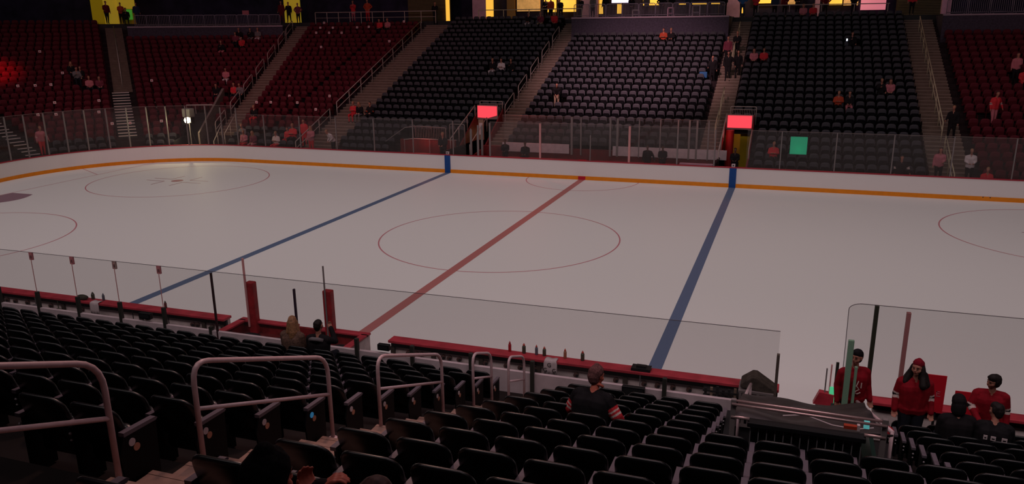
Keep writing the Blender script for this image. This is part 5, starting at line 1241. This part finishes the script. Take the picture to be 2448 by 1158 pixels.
# ------------------------------------------------------------------ near people, each modelled with face and fingers
def near_person(loc, face, label, top, tro, skin, voxel=.011, head=None, hair=None, scale=1.0, extras=None, b1=JWHT, b2=JBLK, sho=BLACK, **kw):
    c, HM = body_caps(hands=True, **kw)
    me = fuse(c, [top, tro, skin, HAIR, sho, b1, b2], voxel, 'person', 3)
    o = bpy.data.objects.new('person', me); COL.objects.link(o); o.location = loc; o.rotation_euler = (0, 0, face); o.scale = (scale,) * 3
    tag(o, label, 'person', 'fans in the near stand')
    H_ = lambda x, y, z: HM @ Vector((x, y, z))
    for s in (-1, 1):
        b = MB(); b.ball(H_(s * .030, .083, .012), .0085, EYE, 10, 6); b.build('eye', o, smooth=True)
        b = MB(); b.tube([H_(s * .015, .094, .036), H_(s * .034, .093, .042), H_(s * .05, .082, .036)], .003, HAIR, 6); b.build('eyebrow', o, smooth=True)
    b = MB(); b.tube([H_(-.024, .090, -.052), H_(0, .099, -.050), H_(.024, .090, -.052)], .0055, LIP, 6); b.build('mouth', o, smooth=True)
    def grow(name, caps, m, vx=None):
        me2 = fuse([(tuple(H_(*a)), ra, tuple(H_(*b_)), rb, 0) for a, ra, b_, rb in caps], [m], vx or voxel, name, 3)
        q = bpy.data.objects.new(name, me2); COL.objects.link(q); q.parent = o; return q
    if hair == 'short': grow('hair', [((0, -.028, .045), .090, (0, -.005, .062), .083), ((0, -.05, 0), .078, (0, -.045, -.04), .065)], kw.get('hm', HAIR))
    if hair == 'shortm': grow('hair', [((0, -.030, .048), .092, (0, .02, .072), .078), ((0, -.05, 0), .080, (0, -.045, -.05), .066), ((-.06, -.01, .03), .04, (-.062, -.01, -.01), .035), ((.06, -.01, .03), .04, (.062, -.01, -.01), .035), ((0, .06, .095), .035, (.03, .07, .085), .03)], HAIR)
    if hair == 'long': grow('hair', [((0, -.03, .045), .092, (0, -.008, .06), .086), ((0, -.06, 0), .09, (0, -.08, -.16), .10)] + [q for s in (-1, 1) for q in (((s * .07, -.01, .02), .042, (s * .10, .01, -.12), .055), ((s * .10, .01, -.12), .055, (s * .14, .07, -.25), .062), ((s * .10, -.03, -.10), .06, (s * .16, .0, -.24), .06))], HAIR)
    if hair == 'longlight': grow('hair', [((0, -.03, .045), .092, (0, -.008, .06), .086), ((0, -.055, 0), .092, (0, -.075, -.18), .10), ((0, -.08, -.18), .10, (0, -.09, -.30), .085), ((-.07, -.02, 0), .045, (-.09, -.03, -.2), .055), ((.07, -.02, 0), .045, (.09, -.03, -.2), .055)], BLOND)
    if hair == 'brown': grow('hair', [((0, -.028, .045), .092, (0, -.002, .062), .086), ((0, -.055, 0), .084, (0, -.05, -.06), .07), ((-.06, -.02, .02), .045, (-.066, -.03, -.03), .04)], HAIRB)
    if head == 'beanie': grow('knit_hat', [((0, -.02, .062), .093, (0, -.008, .075), .088), ((0, -.02, .115), .06, (0, -.02, .125), .045)], KNITR)
    if head == 'blackbeanie': grow('knit_hat', [((0, -.03, .05), .112, (0, -.012, .07), .106), ((0, -.04, .0), .110, (0, -.045, -.06), .10), ((0, -.02, .115), .08, (0, -.02, .15), .05)], KNIT)
    if head == 'browbeanie': grow('knit_hat', [((0, -.028, .05), .100, (0, -.01, .07), .094), ((0, -.05, .0), .088, (0, -.045, -.035), .078), ((0, -.02, .12), .06, (0, -.02, .135), .045)], mat('knit_brown', (.13, .055, .055), .9, .1, noise=.5, nscale=70, bump=.5))
    if head == 'cap': grow('cap', [((0, -.02, .06), .091, (0, 0, .07), .086), ((0, -.09, .03), .03, (0, -.15, .015), .015), ((-.03, -.09, .03), .02, (-.03, -.145, .015), .012), ((.03, -.09, .03), .02, (.03, -.145, .015), .012)], JBLK)
    if head == 'hood': grow('hood', [((0, -.03, .04), .112, (0, -.01, .06), .105), ((0, -.05, -.03), .11, (0, -.05, -.10), .11)], CDARK)
    if extras: extras(o, H_)
    return o
PI = math.pi
ZR = lambda k: fl(k)
def patch(o, name, pts, m, th=.004):
    b = MB(); b.box(-.5, .5, -.5, .5, -.5, .5, m)
    return b
def exA(o, H_):
    b = MB(); y = .162
    b.tube([(-.02, y - .02, 1.28), (.02, y, 1.20), (-.03, y, 1.14), (.05, y + .005, 1.10), (.0, y, 1.06), (-.06, y - .01, 1.08)], .010, JWHT, 6); b.tube([(-.07, y - .02, 1.25), (-.06, y - .005, 1.16)], .010, JWHT, 6); b.build('chest_emblem', o)
near_person((11.87, -14.75, fl(-1)), PI + .35, 'fan in red jersey and black cap behind the green-edged glass', JERSEY, JEANS, SKIN, head='cap', hair='short', extras=exA, pose='stand', arms=('down', 'down'), yaw=-.9, bulk=1.1, scale=1.04, bands=False)
def exB(o, H_):
    b = MB(); b.ball((.42, .30, .60), .12, CRED, 12, 8, (1.3, .7, .9)); b.build('held_cloth', o, smooth=True)
near_person((12.80, -14.85, fl(-1)), PI + .05, 'long-haired fan in red knit hat and striped red jersey', JERSEY, JEANS, SKIN, head='beanie', hair='long', extras=exB, pose='stand', arms=('down', 'down'), yaw=-.55, bulk=1.16, scale=1.03, bands=True, lean=.02)
def exC(o, H_):
    b = MB()
    for x in (-.025, .025): b.tube([(.272 + .0, -.03 + x * 1.1, 1.31), (.275, -.03 + x * 1.1, 1.25)], .007, JWHT, 6)
    b.build('sleeve_number', o)
near_person((13.93, -14.80, fl(-1)), PI - .15, 'dark-haired fan in striped red jersey turning to look left', JERSEY, JEANS, SKIN, hair='shortm', extras=exC, pose='stand', arms=('down', ((.27, .06, -.26), (.14, .26, -.40))), yaw=-1.0, nod=.15, bulk=1.16, scale=.98, bands=True, lean=.10)
near_person((13.30, -15.80, fl(0)), 0.1, 'seated person in dark hooded coat below the red sign boards', CDARK, JEANS, SKIN, head='hood', hair='short', pose='sit', arms=('lap', 'lap'), bulk=1.3, scale=.97, lean=.1)
def exD(o, H_):
    for i, (x, w_) in enumerate(((-.15, .055), (-.05, .07), (.10, .075))):
        b = MB(); b.box(x, x + w_, -.175, -.165, .86, .93, CWHT); b.box(x + .015, x + w_ - .015, -.177, -.174, .88, .90, CDARK); b.build('back_letter', o)
near_person((13.78, -15.90, fl(0)), -.15, 'seated person in black jersey with pale letters across the back', JBLK, JEANS, SKIN, hair='shortm', extras=exD, pose='sit', arms=('lap', 'rest'), yaw=.9, bulk=1.35, scale=.95, lean=.2, nod=.2)
near_person((14.35, -16.5, fl(0)), .2, 'dark-clad person hunched at the right picture edge', CDARK, JEANS, SKIN, hair='short', pose='sit', arms=('lap', 'face'), bulk=1.2, scale=.85, lean=.4, yaw=-.4)
near_person((1.42, -15.85, fl(0)), .05, 'fan with long fair hair seated before the red box', mat('coat_brown', (.12, .07, .055), .9, .05, noise=.4, nscale=30, bump=.5), JEANS, SKIN, hair='longlight', pose='sit', arms=('lap', 'lap'), bulk=1.15, scale=.98, yaw=.5)
def exE(o, H_):
    b = MB(); b.tube([(-.14, -.10, .98), (-.06, -.15, 1.02), (.06, -.15, 1.02), (.14, -.10, .98)], .045, CGREY, 8); b.build('scarf', o, smooth=True)
near_person((2.02, -15.85, fl(0)), .1, 'short-haired fan in black with grey scarf before the red box', CDARK, JEANS, SKIN, hair='short', extras=exE, pose='sit', arms=('lap', 'up'), bulk=1.15, scale=.97, yaw=-.2)
def exF(o, H_):
    b = MB(); b.tube([H_(-.07, .0, -.09), H_(0, -.06, -.10), H_(.07, 0, -.09), H_(.09, .05, -.12)], .02, SKINR, 8); b.build('neck_scarf', o, smooth=True)
near_person((8.36, -19.42, fl(4)), -.18, 'bearded man in knit hat and black jersey with red stripes', JBLK, JEANS, SKINR, voxel=.010, head='browbeanie', hair='short', extras=exF, pose='sit', arms=(((.30, .02, -.24), (.34, .22, -.40)), ((.34, .02, -.22), (.40, .22, -.38))), yaw=-.45, bulk=1.42, scale=1.0, lean=.28, nod=.15, bands='man', b1=CRED, b2=JWHT)
def exG(o, H_):
    pass
near_person((8.39, -25.93, fl(12) - .26), -.1, 'person in black knit hat in the foreground raising both hands', CDARK, JEANS, SKINR, voxel=.0065, head='blackbeanie', hair='short', pose='sit', arms=(((.22, .20, -.20), (-.07, .30, .09)), ((.26, .22, -.22), (.05, .26, .07))), yaw=-.2, bulk=1.25, scale=1.03, lean=.12)
near_person((8.86, -25.80, fl(12) - .33), -.1, 'brown-haired person in the foreground at the bottom edge', CDARK, JEANS, SKINR, voxel=.009, hair='brown', pose='sit', arms=('lap', 'lap'), yaw=-.2, bulk=1.2, scale=1.0, lean=.12)
